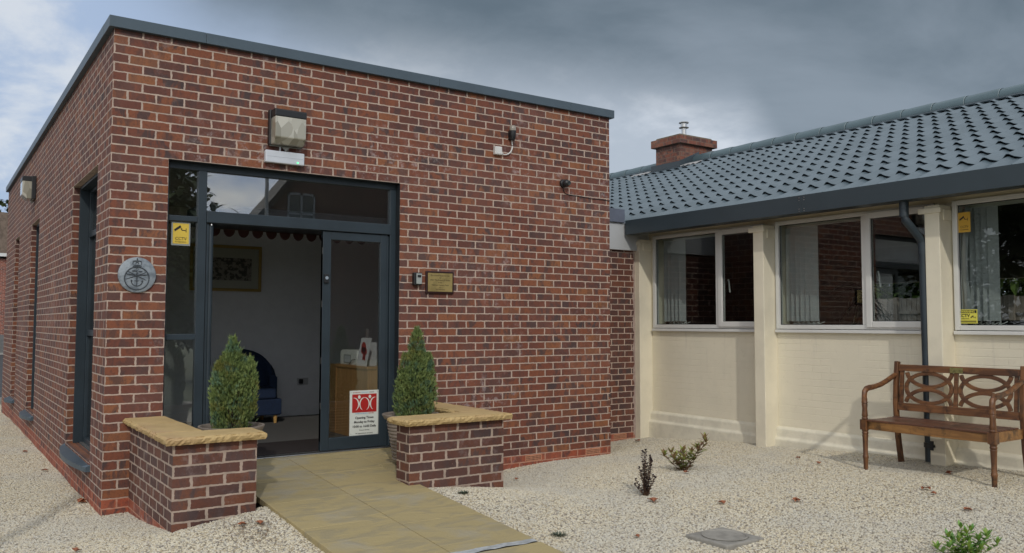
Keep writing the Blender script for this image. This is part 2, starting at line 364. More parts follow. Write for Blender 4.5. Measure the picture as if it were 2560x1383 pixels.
def gz(x, y):
    """height of the gravel surface"""
    X = np.array([[x, y]], float); dd = ((X[:, None]-_P[None, :, :2])**2).sum(-1)
    z = float((_U(dd)@_w[:_n]+_w[_n]+X@_w[_n+1:])[0])
    z += .012*math.sin(x*3.1+y*1.7)*math.sin(y*2.3-x*1.1)
    k = min(1.0, max(0.0, (max(abs(x)-8, 0)+max(abs(y)-9, 0))/3)); return z*(1-k)+(-.26)*k
def path_z(y): return .205+.07*(min(y, -.1)+.1)

m, t, b = new_mat('soil_ground')
setc(t, b.inputs['Base Color'], mixc(t, smooth(t, noise(t, 3, 6, .6), .4, .6), (.10, .10, .055), (.07, .085, .03))); b.inputs['Roughness'].default_value = .95
MAT['soil'] = m
mb = MB(); mb.add([(-220, -220, -.36), (220, -220, -.36), (220, 220, -.36), (-220, 220, -.36)], [(0, 1, 2, 3)])
mb.build('ground', MAT['soil'], kind='structure')
MAT['asphalt'] = plain('asphalt', (.048, .050, .055), .85, var=.3, scale=5, bmp=.3, bscale=250)
MAT['kerb'] = plain('kerb_stone', (.32, .31, .29), .8, var=.15)
mb = MB(); mb.box(-60, 60, 13.4, 44, -.352, -.27)
mb.build('road', MAT['asphalt'], kind='structure')
mb = MB(); mb.box(-60, 60, 13.2, 13.4, -.355, -.17); mb.box(-60, 60, 44, 44.2, -.355, -.17)
mb.build('kerb', MAT['kerb'], kind='structure')

# gravel bed: a modelled sheet that carries loose stones
def in_building(x, y):
    if 0.12 < x < 5.3 and y > .12: return True
    if x > 5.2 and y > .95: return True
    return x > 6.85
def on_path(x, y): return .94 < x < 2.02 and y < 0.3
def in_planter(x, y):
    return (.28 < x < .9 and -1.38 < y < .1) or (1.9 < x < 2.85 and -1.32 < y < .1)
def near_mh(x, y): return 3.1 < x < 3.42 and -3.64 < y < -3.37
st = .08
xs = np.arange(-7, 7.01, st); ys = np.arange(-7.6, 13.2, st)
vid = {}; mv = []; mf = []; dens = []
for i in range(len(xs)-1):
    for j in range(len(ys)-1):
        cx, cy = xs[i]+st/2, ys[j]+st/2
        if in_building(cx, cy) or on_path(cx, cy) or in_planter(cx, cy) or near_mh(cx, cy): continue
        q = []
        for (a, c_) in ((i, j), (i+1, j), (i+1, j+1), (i, j+1)):
            if (a, c_) not in vid:
                x, y = xs[a], ys[c_]; vid[(a, c_)] = len(mv); zq = gz(x, y)
                if .80 < x < 2.17 and y < .2: zq = min(zq, path_z(y)-.026)
                mv.append((x, y, zq))
                dd = 1.0
                if y < -5.2 or x < -2.6 or (x < 0 and y < -2.9): dd = .25
                if y > 6: dd = .6
                dens.append(dd)
            q.append(vid[(a, c_)])
        mf.append(q)
me = bpy.data.meshes.new('gravel'); me.from_pydata(mv, [], mf); me.update()
at = me.attributes.new('dens', 'FLOAT', 'POINT'); at.data.foreach_set('value', dens)
m, t, b = new_mat('gravel_bed')
v1 = N(t, 'ShaderNodeTexVoronoi', i_Scale=62.0); g_ = N(t, 'ShaderNodeNewGeometry'); t.links.new(g_.outputs['Position'], v1.inputs['Vector'])
sc_ = N(t, 'ShaderNodeSeparateColor'); t.links.new(v1.outputs['Color'], sc_.inputs[0])
c = mixc(t, sc_.outputs[0], (.30, .26, .21), (.50, .46, .39)); c = mixc(t, smooth(t, v1.outputs['Distance'], .35, .75), c, (.21, .18, .135))
setc(t, b.inputs['Base Color'], c); b.inputs['Roughness'].default_value = .9
bump(t, b, math_(t, 'SUBTRACT', 1.0, v1.outputs['Distance']), .8, .012)
MAT['gravel_bed'] = m; me.materials.append(m)
m, t, b = new_mat('limestone_chippings')
oi = N(t, 'ShaderNodeObjectInfo'); cr = N(t, 'ShaderNodeValToRGB'); t.links.new(oi.outputs['Random'], cr.inputs[0])
el = cr.color_ramp.elements
for i, (p, cc) in enumerate([(0, (.32, .26, .17)), (.12, (.50, .43, .30)), (.35, (.61, .55, .41)), (.6, (.70, .64, .50)), (.8, (.62, .59, .49)), (.93, (.50, .48, .42)), (1, (.38, .32, .27))]):
    e = el[i] if i < 2 else el.new(p); e.position = p; e.color = (*cc, 1)
c = mixc(t, math_(t, 'MULTIPLY', smooth(t, noise(t, 120, 4), .45, .7), .4), cr.outputs[0], (.36, .30, .23))
c = mixc(t, math_(t, 'MULTIPLY', smooth(t, noise(t, .8, 3), .45, .62), .28), c, (.46, .47, .46))
setc(t, b.inputs['Base Color'], c); b.inputs['Roughness'].default_value = .88
MAT['stone_chip'] = m
gv = bpy.data.objects.new('gravel', me); COL.objects.link(gv); gv['kind'] = 'stuff'; gv['label'] = 'pale limestone gravel covering the beds round the buildings'; gv['category'] = 'gravel'
ng = bpy.data.node_groups.new('gravel_scatter', 'GeometryNodeTree')
ng.interface.new_socket('Geometry', in_out='INPUT', socket_type='NodeSocketGeometry'); ng.interface.new_socket('Geometry', in_out='OUTPUT', socket_type='NodeSocketGeometry')
gi = ng.nodes.new('NodeGroupInput'); go = ng.nodes.new('NodeGroupOutput')
dp = ng.nodes.new('GeometryNodeDistributePointsOnFaces'); na = ng.nodes.new('GeometryNodeInputNamedAttribute'); na.data_type = 'FLOAT'; na.inputs[0].default_value = 'dens'
mm = ng.nodes.new('ShaderNodeMath'); mm.operation = 'MULTIPLY'; mm.inputs[1].default_value = 5600
ng.links.new(gi.outputs[0], dp.inputs['Mesh']); ng.links.new(na.outputs[0], mm.inputs[0]); ng.links.new(mm.outputs[0], dp.inputs['Density'])
ico = ng.nodes.new('GeometryNodeMeshIcoSphere'); ico.inputs['Radius'].default_value = 1.0; ico.inputs['Subdivisions'].default_value = 1
smt = ng.nodes.new('GeometryNodeSetMaterial'); smt.inputs['Material'].default_value = MAT['stone_chip']; ng.links.new(ico.outputs[0], smt.inputs[0])
ip = ng.nodes.new('GeometryNodeInstanceOnPoints'); ng.links.new(dp.outputs[0], ip.inputs['Points']); ng.links.new(smt.outputs[0], ip.inputs['Instance'])
rr = ng.nodes.new('FunctionNodeRandomValue'); rr.data_type = 'FLOAT_VECTOR'; rr.inputs[0].default_value = (-.5, -.5, 0); rr.inputs[1].default_value = (.5, .5, 6.283)
rs = ng.nodes.new('FunctionNodeRandomValue'); rs.data_type = 'FLOAT_VECTOR'; rs.inputs[0].default_value = (.0055, .0048, .0038); rs.inputs[1].default_value = (.0132, .0105, .0078)
rs.inputs['Seed'].default_value = 5
ng.links.new(rr.outputs[0], ip.inputs['Rotation']); ng.links.new(rs.outputs[0], ip.inputs['Scale'])
tr_ = ng.nodes.new('GeometryNodeTranslateInstances'); rt = ng.nodes.new('FunctionNodeRandomValue'); rt.data_type = 'FLOAT_VECTOR'; rt.inputs[0].default_value = (0, 0, -.001); rt.inputs[1].default_value = (0, 0, .012); rt.inputs['Seed'].default_value = 9
ng.links.new(ip.outputs[0], tr_.inputs[0]); ng.links.new(rt.outputs[0], tr_.inputs['Translation'])
jn = ng.nodes.new('GeometryNodeJoinGeometry'); ng.links.new(tr_.outputs[0], jn.inputs[0]); ng.links.new(gi.outputs[0], jn.inputs[0]); ng.links.new(jn.outputs[0], go.inputs[0])
md = gv.modifiers.new('scatter', 'NODES'); md.node_group = ng

# path of riven slabs
m, t, b = new_mat('riven_sandstone')
g_ = N(t, 'ShaderNodeNewGeometry'); mp = N(t, 'ShaderNodeMapping'); mp.inputs['Scale'].default_value = (1, 2.6, 1); mp.inputs['Rotation'].default_value = (0, 0, .5)
t.links.new(g_.outputs['Position'], mp.inputs[0])
riv = noise(t, 2.6, 8, .55, mp.outputs[0], 1.4); isl = g_.outputs['Random Per Island']
c = mixc(t, isl, (.42, .335, .165), (.35, .285, .145))
c = mixc(t, math_(t, 'MULTIPLY', smooth(t, riv, .46, .62), .8), c, (.30, .255, .155))
c = mixc(t, math_(t, 'MULTIPLY', smooth(t, noise(t, 2.1, 5, .6), .5, .68), .55), c, (.33, .31, .255))
c = mixc(t, math_(t, 'MULTIPLY', smooth(t, noise(t, 150, 3, .6), .55, .7), .35), c, (.22, .18, .10))
setc(t, b.inputs['Base Color'], c); b.inputs['Roughness'].default_value = .8
bump(t, b, math_(t, 'ADD', riv, math_(t, 'MULTIPLY', noise(t, 60, 4), .12)), .55, .022)
MAT['slab'] = m
MAT['slab_joint'] = plain('slab_joint', (.13, .115, .08), .95, var=.4, scale=12)
MAT['concrete'] = plain('pale_concrete', (.43, .45, .46), .85, var=.3, scale=14, bmp=.5, bscale=60)
XL, XM, XR = .855, 1.485, 2.11
mb = MB(); jt = MB()
def slab(x0, x1, y0, y1):
    g = .0028
    zs = [path_z(y0), path_z(y1)]
    mb.add([(x0+g, y0+g, zs[0]-.045), (x1-g, y0+g, zs[0]-.045), (x1-g, y1-g, zs[1]-.045), (x0+g, y1-g, zs[1]-.045), (x0+g, y0+g, zs[0]), (x1-g, y0+g, zs[0]), (x1-g, y1-g, zs[1]), (x0+g, y1-g, zs[1])],
           [(3, 2, 1, 0), (4, 5, 6, 7), (0, 1, 5, 4), (1, 2, 6, 5), (2, 3, 7, 6), (3, 0, 4, 7)])
yl = [.03, -.1, -.80, -1.42, -2.08, -2.92]; yr = [.03, -.1, -.72, -1.62, -2.26, -2.92]
for a, c_ in zip(yl[1:], yl[:-1]): slab(XL, XM, a, c_)
for a, c_ in zip(yr[1:], yr[:-1]): slab(XM, XR, a, c_)
for x0, x1 in ((XL, XM), (XM, XR), ): slab(x0, x1, -3.6, -2.985); slab(x0, x1, -4.25, -3.6); slab(x0, x1, -5, -4.25); slab(x0, x1, -6.4, -5)
slab(.46, XL, -.62, .03); slab(.46, XL, -1.2, -.62); slab(XR, 2.68, -.62, .03); slab(XR, 2.68, -1.16, -.62)
pth = mb.build('path', MAT['slab'], kind='structure', bevel=.004)
jt.add([(XL+.01, -6.4, path_z(-6.4)-.006), (XR-.01, -6.4, path_z(-6.4)-.006), (XR-.01, -.1, path_z(-.1)-.006), (XL+.01, -.1, path_z(-.1)-.006)], [(0, 1, 2, 3)])
jt.build('slab_joint', MAT['slab_joint'], pth)
jt = MB(); z0, z1 = path_z(-2.98)+.001, path_z(-2.92)+.001
nn = 40; rows = []
for k in range(nn+1):
    x = XL+.02+(XR-XL-.04)*k/nn; wv = .014*math.sin(x*23)*math.sin(x*9)
    rows += [(x, -2.978+wv-.008*random.random(), z0+.002), (x, -2.925+wv*.6+.008*random.random(), z1+.002)]
jt.add(rows, [(2*k, 2*k+2, 2*k+3, 2*k+1) for k in range(nn)])
jt.build('concrete_strip', MAT['concrete'], pth, label='rough grey concrete strip across the paving')
MAT['slab_bed'] = plain('dark_mortar_bed', (.12, .11, .085), .95, var=.4, scale=30, bmp=.6, bscale=80)
bd = MB()
n_ = 60; vs_ = []
for k in range(n_+1):
    y = -6.4+6.4*k/n_
    for xx, sg in ((XL, 1), (XR, -1)):
        j = .02*math.sin(y*17+xx)+.01*math.sin(y*41)
        vs_ += [(xx+sg*.015, y, path_z(y)-.04), (xx+j*sg*.3-sg*.004, y, path_z(y)-.2)]
for k in range(n_):
    o = k*4
    bd.add([vs_[o], vs_[o+1], vs_[o+5], vs_[o+4]], [(0, 1, 2, 3)]); bd.add([vs_[o+2], vs_[o+3], vs_[o+7], vs_[o+6]], [(0, 1, 2, 3)])
bd.build('mortar_bed', MAT['slab_bed'], pth)

# ================================================================== ENTRANCE BUILDING
W = 5.325
bld = thing('entrance_building', 'red brick entrance block with flat roof, dark grey coping and automatic glass doors', 'building', (0, 0, 0))
DO = (.445, 2.609, .195, 2.775)
wl = MB()
wallgrid(wl, 1, 0, .11, 0, W, 0, 3.82, [(DO[0], DO[1], 0, 2.775)])
LW = [(.615, 2.115, .20, 2.775), (5.19, 6.20, .20, 2.775), (8.05, 8.80, .20, 2.775)]
wallgrid(wl, 0, 0, .11, .11, 10.6, 0, 3.82, LW)
wl.box(W-.11, W, .11, 10.6, 0, 3.82); wl.box(.11, W-.11, 10.49, 10.6, 0, 3.82)
wl.build('wall', MAT['brick'], bld)
pl = MB()
wallgrid(pl, 1, 0, .11, 0, W, -.45, 0, [(DO[0], DO[1], -.3, 0)]); wallgrid(pl, 0, 0, .11, .11, 10.6, -.45, 0, [])
pl.build('plinth', MAT['plinth'], bld)
rc = MB(); rc.box(W-.02, 6.45, .784, .894, 0, 2.36); rc.build('recess_wall', MAT['brick_recess'], bld)
rc = MB(); rc.box(W-.02, 6.45, .784, .894, -.45, -.0); rc.build('recess_plinth', MAT['plinth'], bld)
rc = MB(); rc.box(W-.02, 6.66, .735, .80, 2.352, 2.70); rc.build('cladding_panel', MAT['clad'], bld, bevel=.003)
rc = MB(); rc.box(W-.02, 6.20, .70, 2.2, 2.702, 2.875); rc.build('recess_roof_edge', MAT['clad_cap'], bld, bevel=.004)
rc = MB(); rc.box(5.86, 6.44, .775, .784, 0, 2.35)
# mortar fillet where the recess wall meets the painted pier
rc = MB()
nn = 50; vs_ = []
for k in range(nn+1):
    z = -.1+2.45*k/nn; wx = .028+.012*math.sin(z*19)+.01*math.sin(z*47+1)
    vs_ += [(6.44-wx, .7825, z), (6.452, .775, z)]
rc.add(vs_, [(2*k, 2*k+1, 2*k+3, 2*k+2) for k in range(nn)]); rc.build('mortar_fillet', plain('pinkish_mortar', (.40, .31, .27), .9, var=.2, scale=20), bld)
# coping
def coping_run(p0, p1, nx, ny):
    mb = MB()
    x0, x1 = sorted((p0[0], p1[0])); y0, y1 = sorted((p0[1], p1[1]))
    mb.box(x0, x1, y0, y1, 3.80, 3.892); return mb
SE = [-.045, .72, 3.02, 4.72, W+.045]
for a, c_ in zip(SE[:-1], SE[1:]):
    coping_run((a+.0012, -.045), (c_-.0012, .22), 0, 0).build('coping', MAT['coping'], bld, bevel=.0025)
ye = [.222, 2.6, 5.6, 8.6, 10.64]
for a, c_ in zip(ye[:-1], ye[1:]):
    coping_run((-.045, a+.0012), (.22, c_-.0012), 0, 0).build('coping', MAT['coping'], bld, bevel=.0025)
mb = MB(); mb.box(W-.22, W+.045, .222, 10.64, 3.80, 3.892); mb.build('coping', MAT['coping'], bld, bevel=.0025)
mb = MB(); mb.box(.2, W-.2, .2, 10.5, 3.70, 3.74); mb.build('roof', MAT['clad_cap'], bld)
# dark shadow line under the coping: sealant bead
# air bricks
def air_brick(cx, cz, y):
    mb = MB(); holes = []
    nx = 11
    for i in range(nx):
        for j in range(3):
            hx = cx-.098+.196*(i+.5)/nx; hz = cz-.026+.052*(j+.5)/3
            holes.append((hx-.0058, hx+.0058, hz-.0062, hz+.0062))
    wallgrid(mb, 1, y-.004, y+.02, cx-.1075, cx+.1075, cz-.0325, cz+.0325, holes)
    v = mb.build('air_brick', plain('terracotta', (.58, .27, .16), .8, var=.15, scale=20), bld)
    mb = MB(); mb.box(cx-.105, cx+.105, y-.0006, y-.0002, cz-.03, cz+.03); mb.build('duct', MAT['black'], v)
air_brick(4.23, -.040, 0); air_brick(5.06, -.040, 0); air_brick(6.17, -.040, .784)

# window sets on the left wall
for k, (y0, y1, z0, z1) in enumerate(LW):
    X = .15
    ln = MB()
    for (a0, a1, b0, b1) in ((y0, y0+.03, z0, z1), (y1-.03, y1, z0, z1), (y0+.03, y1-.03, z1-.03, z1)): ln.box(.062, .15, a0+.001, a1-.001, b0, b1-.001)
    lin = ln.build('reveal_lining', MAT['anth'], bld, bevel=.002)
    fr = MB()
    def fb(a0, a1, b0, b1, xo=0, th=.06): fr.box(X+xo, X+xo+th, a0, a1, b0, b1)
    e = .06
    fb(y0, y0+e, z0, z1); fb(y1-e, y1, z0, z1); fb(y0+e, y1-e, z0, z0+e); fb(y0+e, y1-e, z1-e, z1)
    panes = []
    if k == 0:
        yy = [y0+e, y1-.62, y1-e]; fb(yy[1]-.03, yy[1]+.03, z0+e, z1-e)
        for (a, c_) in ((y0+e, yy[1]-.03), (yy[1]+.03, y1-e)):
            fb(a, c_, 2.26, 2.32, .001); fb(a, c_, 1.27, 1.33, .001)
            panes += [(a, c_, z0+e, 1.27), (a, c_, 1.33, 2.26), (a, c_, 2.32, z1-e)]
    else:
        fb(y0+e, y1-e, 2.26, 2.32, .001); panes += [(y0+e, y1-e, z0+e, 2.26), (y0+e, y1-e, 2.32, z1-e)]
    wn = fr.build('window', MAT['anth'], bld, bevel=.004)
    for (a, c_, b0, b1) in panes:
        p = MB(); p.box(X+.03, X+.036, a, c_, b0, b1); p.build('pane', MAT['glass_dark'], wn)
    # bowed aluminium sill
    s = MB(); n = 16; top = []; L = y1-y0
    for i in range(n+1):
        q = i/n; y = y0-.04+(L+.08)*q
        xo = -.035-.075*math.sin(math.pi*q)**.8
        top.append((xo, y))
    poly = [(X, y0-.002), (X, y1+.002)]
    vs_ = []; 
    for (xo, y) in top: vs_ += [(0.0 if not (y0 < y < y1) else X, y, z0-.004), (xo, y, z0-.022), (xo, y, z0-.062), (0.0, y, z0-.062)]
    fs_ = []
    for i in range(n):
        o = 4*i
        fs_ += [(o+j, o+j+1, o+j+5, o+j+4) for j in range(3)]
    fs_ += [(0, 1, 2, 3), (4*n+3, 4*n+2, 4*n+1, 4*n)]
    s.add(vs_, fs_); s.build('sill', MAT['coping'], wn)
# ------------------------------- entrance screen
Y = .085; T = .06
def bx(mb, x0, x1, z0, z1, y0=Y, y1=Y+T): mb.box(x0, x1, y0, y1, z0, z1)
fr = MB()
bx(fr, .445, .470, .195, 2.775); bx(fr, .713, .787, .195, 2.715); bx(fr, 2.545, 2.609, .195, 2.715)
bx(fr, .470, 2.609, 2.715, 2.775)
bx(fr, .470, .713, .195, .25); bx(fr, .470, .713, 1.256, 1.307, Y+.002); bx(fr, .470, .713, 2.268, 2.315, Y+.002)
bx(fr, .787, 2.545, 2.27, 2.37, Y-.01, Y+T+.02)
bx(fr, .452, .47, .25, 2.71, Y-.01, Y+.02); 
scr = fr.build('entrance_screen', MAT['anth'], bld, bevel=.004)
for gx in (.795, 2.522):
    p = MB(); bx(p, gx, gx+.02, .21, 2.262, Y+.02, Y+.09); p.build('guide_post', MAT['anth'], scr, bevel=.003)
p = MB(); p.tube([(.835, Y+.045, .21), (.835, Y+.045, 2.25)], .024, 16); p.build('finger_guard', MAT['anth'], scr, smooth=True)
p = MB(); p.lathe([(.006, 0), (.010, .004), (.008, .016), (.002, .018)], (.835, Y+.02, 2.245), 12); p.build('screw', MAT['silver'], scr)
for (a0, a1, b0, b1) in ((.470, .713, .25, 1.256), (.470, .713, 1.307, 2.268), (.470, .713, 2.315, 2.715), (.787, 2.545, 2.37, 2.715)):
    p = MB(); bx(p, a0, a1, b0, b1, Y+.028, Y+.034); p.build('pane', MAT['glass'], scr)
# dark sheets that paint the shade onto the lintel soffit and right jamb
p = MB(); p.box(.445, 2.609, .004, Y, 2.771, 2.7745); p.build('lintel_shade_sheet', MAT['anth_dark'], bld)
p = MB(); p.box(2.6055, 2.6085, .004, Y, .2, 2.77); p.build('jamb_shade_sheet', MAT['anth_dark'], bld)
# sliding door leaf
dr = MB(); Yd = Y+.012
for a0, a1, b0, b1 in ((1.857, 1.940, .215, 2.264), (2.452, 2.518, .215, 2.264), (1.940, 2.452, 2.188, 2.264), (1.940, 2.452, .215, .33)):
    bx(dr, a0, a1, b0, b1, Yd, Yd+.045)
door = dr.build('sliding_door', MAT['anth'], bld, bevel=.004)
p = MB(); bx(p, 1.940, 2.452, .33, 2.188, Yd+.02, Yd+.026); p.build('pane', MAT['glass'], door)
p = MB(); p.box(1.857, 1.8595, Yd+.002, Yd+.043, .3, 2.2); p.build('brush_seal', MAT['black'], door)
p = MB(); p.box(1.868, 1.912, Yd-.022, Yd, 1.775, 1.862); hs = p.build('door_sensor', MAT['black'], door, bevel=.006)
p = MB(); p.lathe([(.013, 0), (.016, -.004), (.014, -.007), (.010, -.006)], (1.890, Yd-.022, 1.823), 20, axis=1); p.build('sensor_ring', plain('ring_grey', (.30, .36, .42), .3), hs)
for zz in (1.55, 2.05, 1.02, .6):
    p = MB(); p.box(1.8535, 1.857, Yd+.006, Yd+.016, zz, zz+.06); p.build('catch', MAT['silver'], door)
# threshold
p = MB(); p.box(.445, 2.609, .035, .17, .196, .2115); p.build('threshold', MAT['silver'], bld, bevel=.003)
for xx in (1.30, 1.52, 1.78): 
    p = MB(); p.box(xx, xx+.02, .030, .035, .198, .206); p.build('drain_slot', MAT['black'], bld)
# interior
rm = MB()
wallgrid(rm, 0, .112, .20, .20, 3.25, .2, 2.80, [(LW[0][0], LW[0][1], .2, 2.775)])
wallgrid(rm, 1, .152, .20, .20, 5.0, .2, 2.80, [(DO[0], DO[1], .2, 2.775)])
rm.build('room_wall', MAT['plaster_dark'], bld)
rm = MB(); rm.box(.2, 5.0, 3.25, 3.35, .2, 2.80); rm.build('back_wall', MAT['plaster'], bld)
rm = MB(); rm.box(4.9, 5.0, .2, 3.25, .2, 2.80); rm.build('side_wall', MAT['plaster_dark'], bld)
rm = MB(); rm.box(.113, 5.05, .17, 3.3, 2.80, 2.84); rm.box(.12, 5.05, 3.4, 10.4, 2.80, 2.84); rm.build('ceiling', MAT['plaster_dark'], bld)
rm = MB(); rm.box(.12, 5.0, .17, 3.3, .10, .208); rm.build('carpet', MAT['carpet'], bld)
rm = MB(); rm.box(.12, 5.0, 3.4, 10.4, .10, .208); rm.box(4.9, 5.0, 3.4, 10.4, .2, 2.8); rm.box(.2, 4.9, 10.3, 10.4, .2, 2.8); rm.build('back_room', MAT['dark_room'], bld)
rm = MB(); rm.box(.2, 4.9, 3.238, 3.25, .208, .33); rm.build('skirting_board', MAT['plaster'], bld, bevel=.003)
rm = MB(); rm.box(.76, 2.60, .16, .66, 2.285, 2.44); rm.build('sun_block_box', MAT['anth_dark'], bld, bevel=.004)  # added box behind the transom, keeps sun off the back wall
rm = MB(); rm.box(.2, 4.9, 3.23, 3.2375, .208, .225); rm.box(.85, 2.5, .18, .96, .2085, .2125)
mt = MB(); mt.box(.60, 2.52, .19, .96, .2085, .2135); tag(mt.build('door_mat', MAT['mat'], bevel=.002), 'dark brown matting laid just inside the glass entrance', 'mat')

# ================================================================== WING (bungalow)
m, t, b = new_mat('cream_masonry')
vec, uu, vv, pos = brick_vec(t, 0.0, .05, .02)
br = N(t, 'ShaderNodeTexBrick'); br.offset = .5; t.links.new(vec, br.inputs['Vector'])
for k, v in (('Scale', 1.0), ('Mortar Size', .005), ('Mortar Smooth', .7), ('Brick Width', .225), ('Row Height', .075)): br.inputs[k].default_value = v
c = mixc(t, smooth(t, noise(t, 1.6, 5, .6), .38, .65), (.82, .76, .605), (.775, .72, .575))
c = mixc(t, math_(t, 'MULTIPLY', smooth(t, noise(t, 22, 5, .7), .58, .75), .25), c, (.48, .42, .32))
sz = N(t, 'ShaderNodeSeparateXYZ'); t.links.new(pos, sz.inputs[0])
splash = math_(t, 'MULTIPLY', math_(t, 'SUBTRACT', 1.0, smooth(t, sz.outputs[2], .08, .34)), smooth(t, noise(t, 9, 5, .7), .42, .66))
c = mixc(t, math_(t, 'MULTIPLY', splash, .22), c, (.50, .46, .36))
mpd = N(t, 'ShaderNodeMapping'); mpd.inputs['Scale'].default_value = (9, 9, .7); t.links.new(pos, mpd.inputs[0])
drip = math_(t, 'MULTIPLY', smooth(t, noise(t, 1.6, 5, .65, mpd.outputs[0]), .56, .74), smooth(t, sz.outputs[2], .35, 1.3))
c = mixc(t, math_(t, 'MULTIPLY', drip, .28), c, (.50, .46, .38))
setc(t, b.inputs['Base Color'], c); b.inputs['Roughness'].default_value = .5
irr = smooth(t, noise(t, 1.7, 3), .35, .6)
h = math_(t, 'ADD', math_(t, 'MULTIPLY', math_(t, 'SUBTRACT', 1.0, br.outputs['Fac']), irr), math_(t, 'MULTIPLY', noise(t, 38, 4), .55))
bump(t, b, h, .45, .005)
MAT['cream_brick'] = m
MAT['cream'] = plain('cream_paint', (.82, .76, .605), .5, var=.08, scale=2.5, bmp=.12, bscale=50)
MAT['cream_rough'] = plain('cream_render', (.80, .755, .62), .6, var=.12, scale=6, bmp=.7, bscale=45)
MAT['soffit'] = plain('soffit_board', (.16, .14, .11), .7)
wing = thing('bungalow', 'cream painted bungalow wing with grey metal tiled roof and white windows', 'building', (6.66, -2, 0))
XW = 6.66
YE0, YE1 = .784, -7.36
wb = [(.64, -1.145), (-1.31, -3.135), (-3.31, -5.14), (-5.32, -7.15)]
mb = MB(); wallgrid(mb, 0, XW, XW+.2, YE1, .9, -.4, 2.62, [(b_, a_, 1.33, 2.55) for a_, b_ in wb]); mb.build('wall', MAT['cream_brick'], wing)
# chamfered plinth
mb = MB(); mb.prism([(XW, -.4), (XW-.075, -.4), (XW-.075, .135), (XW-.045, .155), (XW-.04, .245), (XW, .275)], 1, YE1, .784); mb.build('plinth', MAT['cream_rough'], wing, bevel=.012)
piers = [(.784, .69), (-1.157, -1.297), (-3.150, -3.292), (-5.155, -5.30), (-7.16, -7.30)]
for (a_, b_) in piers:
    mb = MB(); mb.box(6.44, XW+.002, b_, a_, -.4, 2.50); pr = mb.build('pier', MAT['cream'], wing, bevel=.006)
    mb = MB(); mb.box(6.425, 6.46, b_-.018, a_+.055 if a_ < .7 else a_, 2.425, 2.475); mb.box(6.50, XW, b_-.012, b_-.0005, 2.36, 2.46); mb.build('bracket', MAT['cream'], pr, bevel=.004)
def pane(parent, x, y0, y1, z0, z1, mat='glass_wing'):
    p = MB(); p.box(x, x+.006, y0, y1, z0, z1); return p.build('pane', MAT[mat], parent)
for k, (a_, b_) in enumerate(wb):
    ym = [-.465, -2.405, -4.42, -6.42][k]     # mullion
    x = XW-.035; fz0, fz1 = 1.345, 2.545
    fr = MB(); e = .045
    fr.box(x, x+.07, a_-e, a_, fz0, fz1); fr.box(x, x+.07, b_, b_+e, fz0, fz1); fr.box(x, x+.07, b_+e, a_-e, fz0, fz0+e); fr.box(x, x+.07, b_+e, a_-e, fz1-e, fz1); fr.box(x, x+.07, ym-.03, ym+.03, fz0+e, fz1-e)
    wn = fr.build('window', MAT['white'], wing, bevel=.005)
    # glazing bead gasket
    pane(wn, x+.035, ym+.03, a_-e, fz0+e, fz1-e)
    cs = MB(); c0, c1 = ym-.02, b_+.018; x2 = x-.018; e2 = .062
    cs.box(x2, x2+.06, c0-e2, c0, fz0+.02, fz1-.02); cs.box(x2, x2+.06, c1, c1+e2, fz0+.02, fz1-.02); cs.box(x2, x2+.06, c1+e2, c0-e2, fz0+.02, fz0+.02+e2); cs.box(x2, x2+.06, c1+e2, c0-e2, fz1-.02-e2, fz1-.02)
    cm = cs.build('casement', MAT['white'], wn, bevel=.006)
    pane(cm, x2+.028, c1+e2, c0-e2, fz0+.02+e2, fz1-.02-e2)
    gk = MB(); yy0, yy1, zz0, zz1 = c1+e2, c0-e2, fz0+.02+e2, fz1-.02-e2
    gx = x2+.022
    for (p0, p1, q0, q1) in ((yy0, yy0+.006, zz0, zz1), (yy1-.006, yy1, zz0, zz1), (yy0+.006, yy1-.006, zz0, zz0+.006), (yy0+.006, yy1-.006, zz1-.006, zz1)): gk.box(gx, gx+.005, p0, p1, q0, q1)
    yy0, yy1, zz0, zz1 = ym+.03, a_-e, fz0+e, fz1-e; gx = x+.028
    for (p0, p1, q0, q1) in ((yy0, yy0+.007, zz0, zz1), (yy1-.007, yy1, zz0, zz1), (yy0+.007, yy1-.007, zz0, zz0+.007), (yy0+.007, yy1-.007, zz1-.007, zz1)): gk.box(gx, gx+.005, p0, p1, q0, q1)
    gk.build('gasket', MAT['black'], wn)
    hd = MB(); hy = c0-e2-.03
    hd.tube([(x+.062, hy, 1.93), (x+.072, hy-.004, 1.90), (x+.072, hy-.012, 1.82), (x+.07, hy-.02, 1.775)], .009, 8); hd.build('handle', MAT['white'], cm, smooth=True)
    s = MB(); s.prism([(XW+.03, 1.345), (XW-.046, 1.337), (XW-.050, 1.333), (XW-.050, 1.306), (XW-.042, 1.306), (XW-.038, 1.322), (XW+.03, 1.325)], 1, b_-.0, a_+.005)
    s.build('sill', MAT['white'], wn, bevel=.002)
# lintel board above windows, soffit, gutter
mb = MB(); mb.box(XW-.012, XW+.06, YE1, .784, 2.5465, 2.62); mb.build('lintel_board', MAT['cream'], wing)
mb = MB(); mb.box(6.215, 6.70, YE1, .70, 2.585, 2.60); mb.build('soffit', MAT['soffit'], wing)
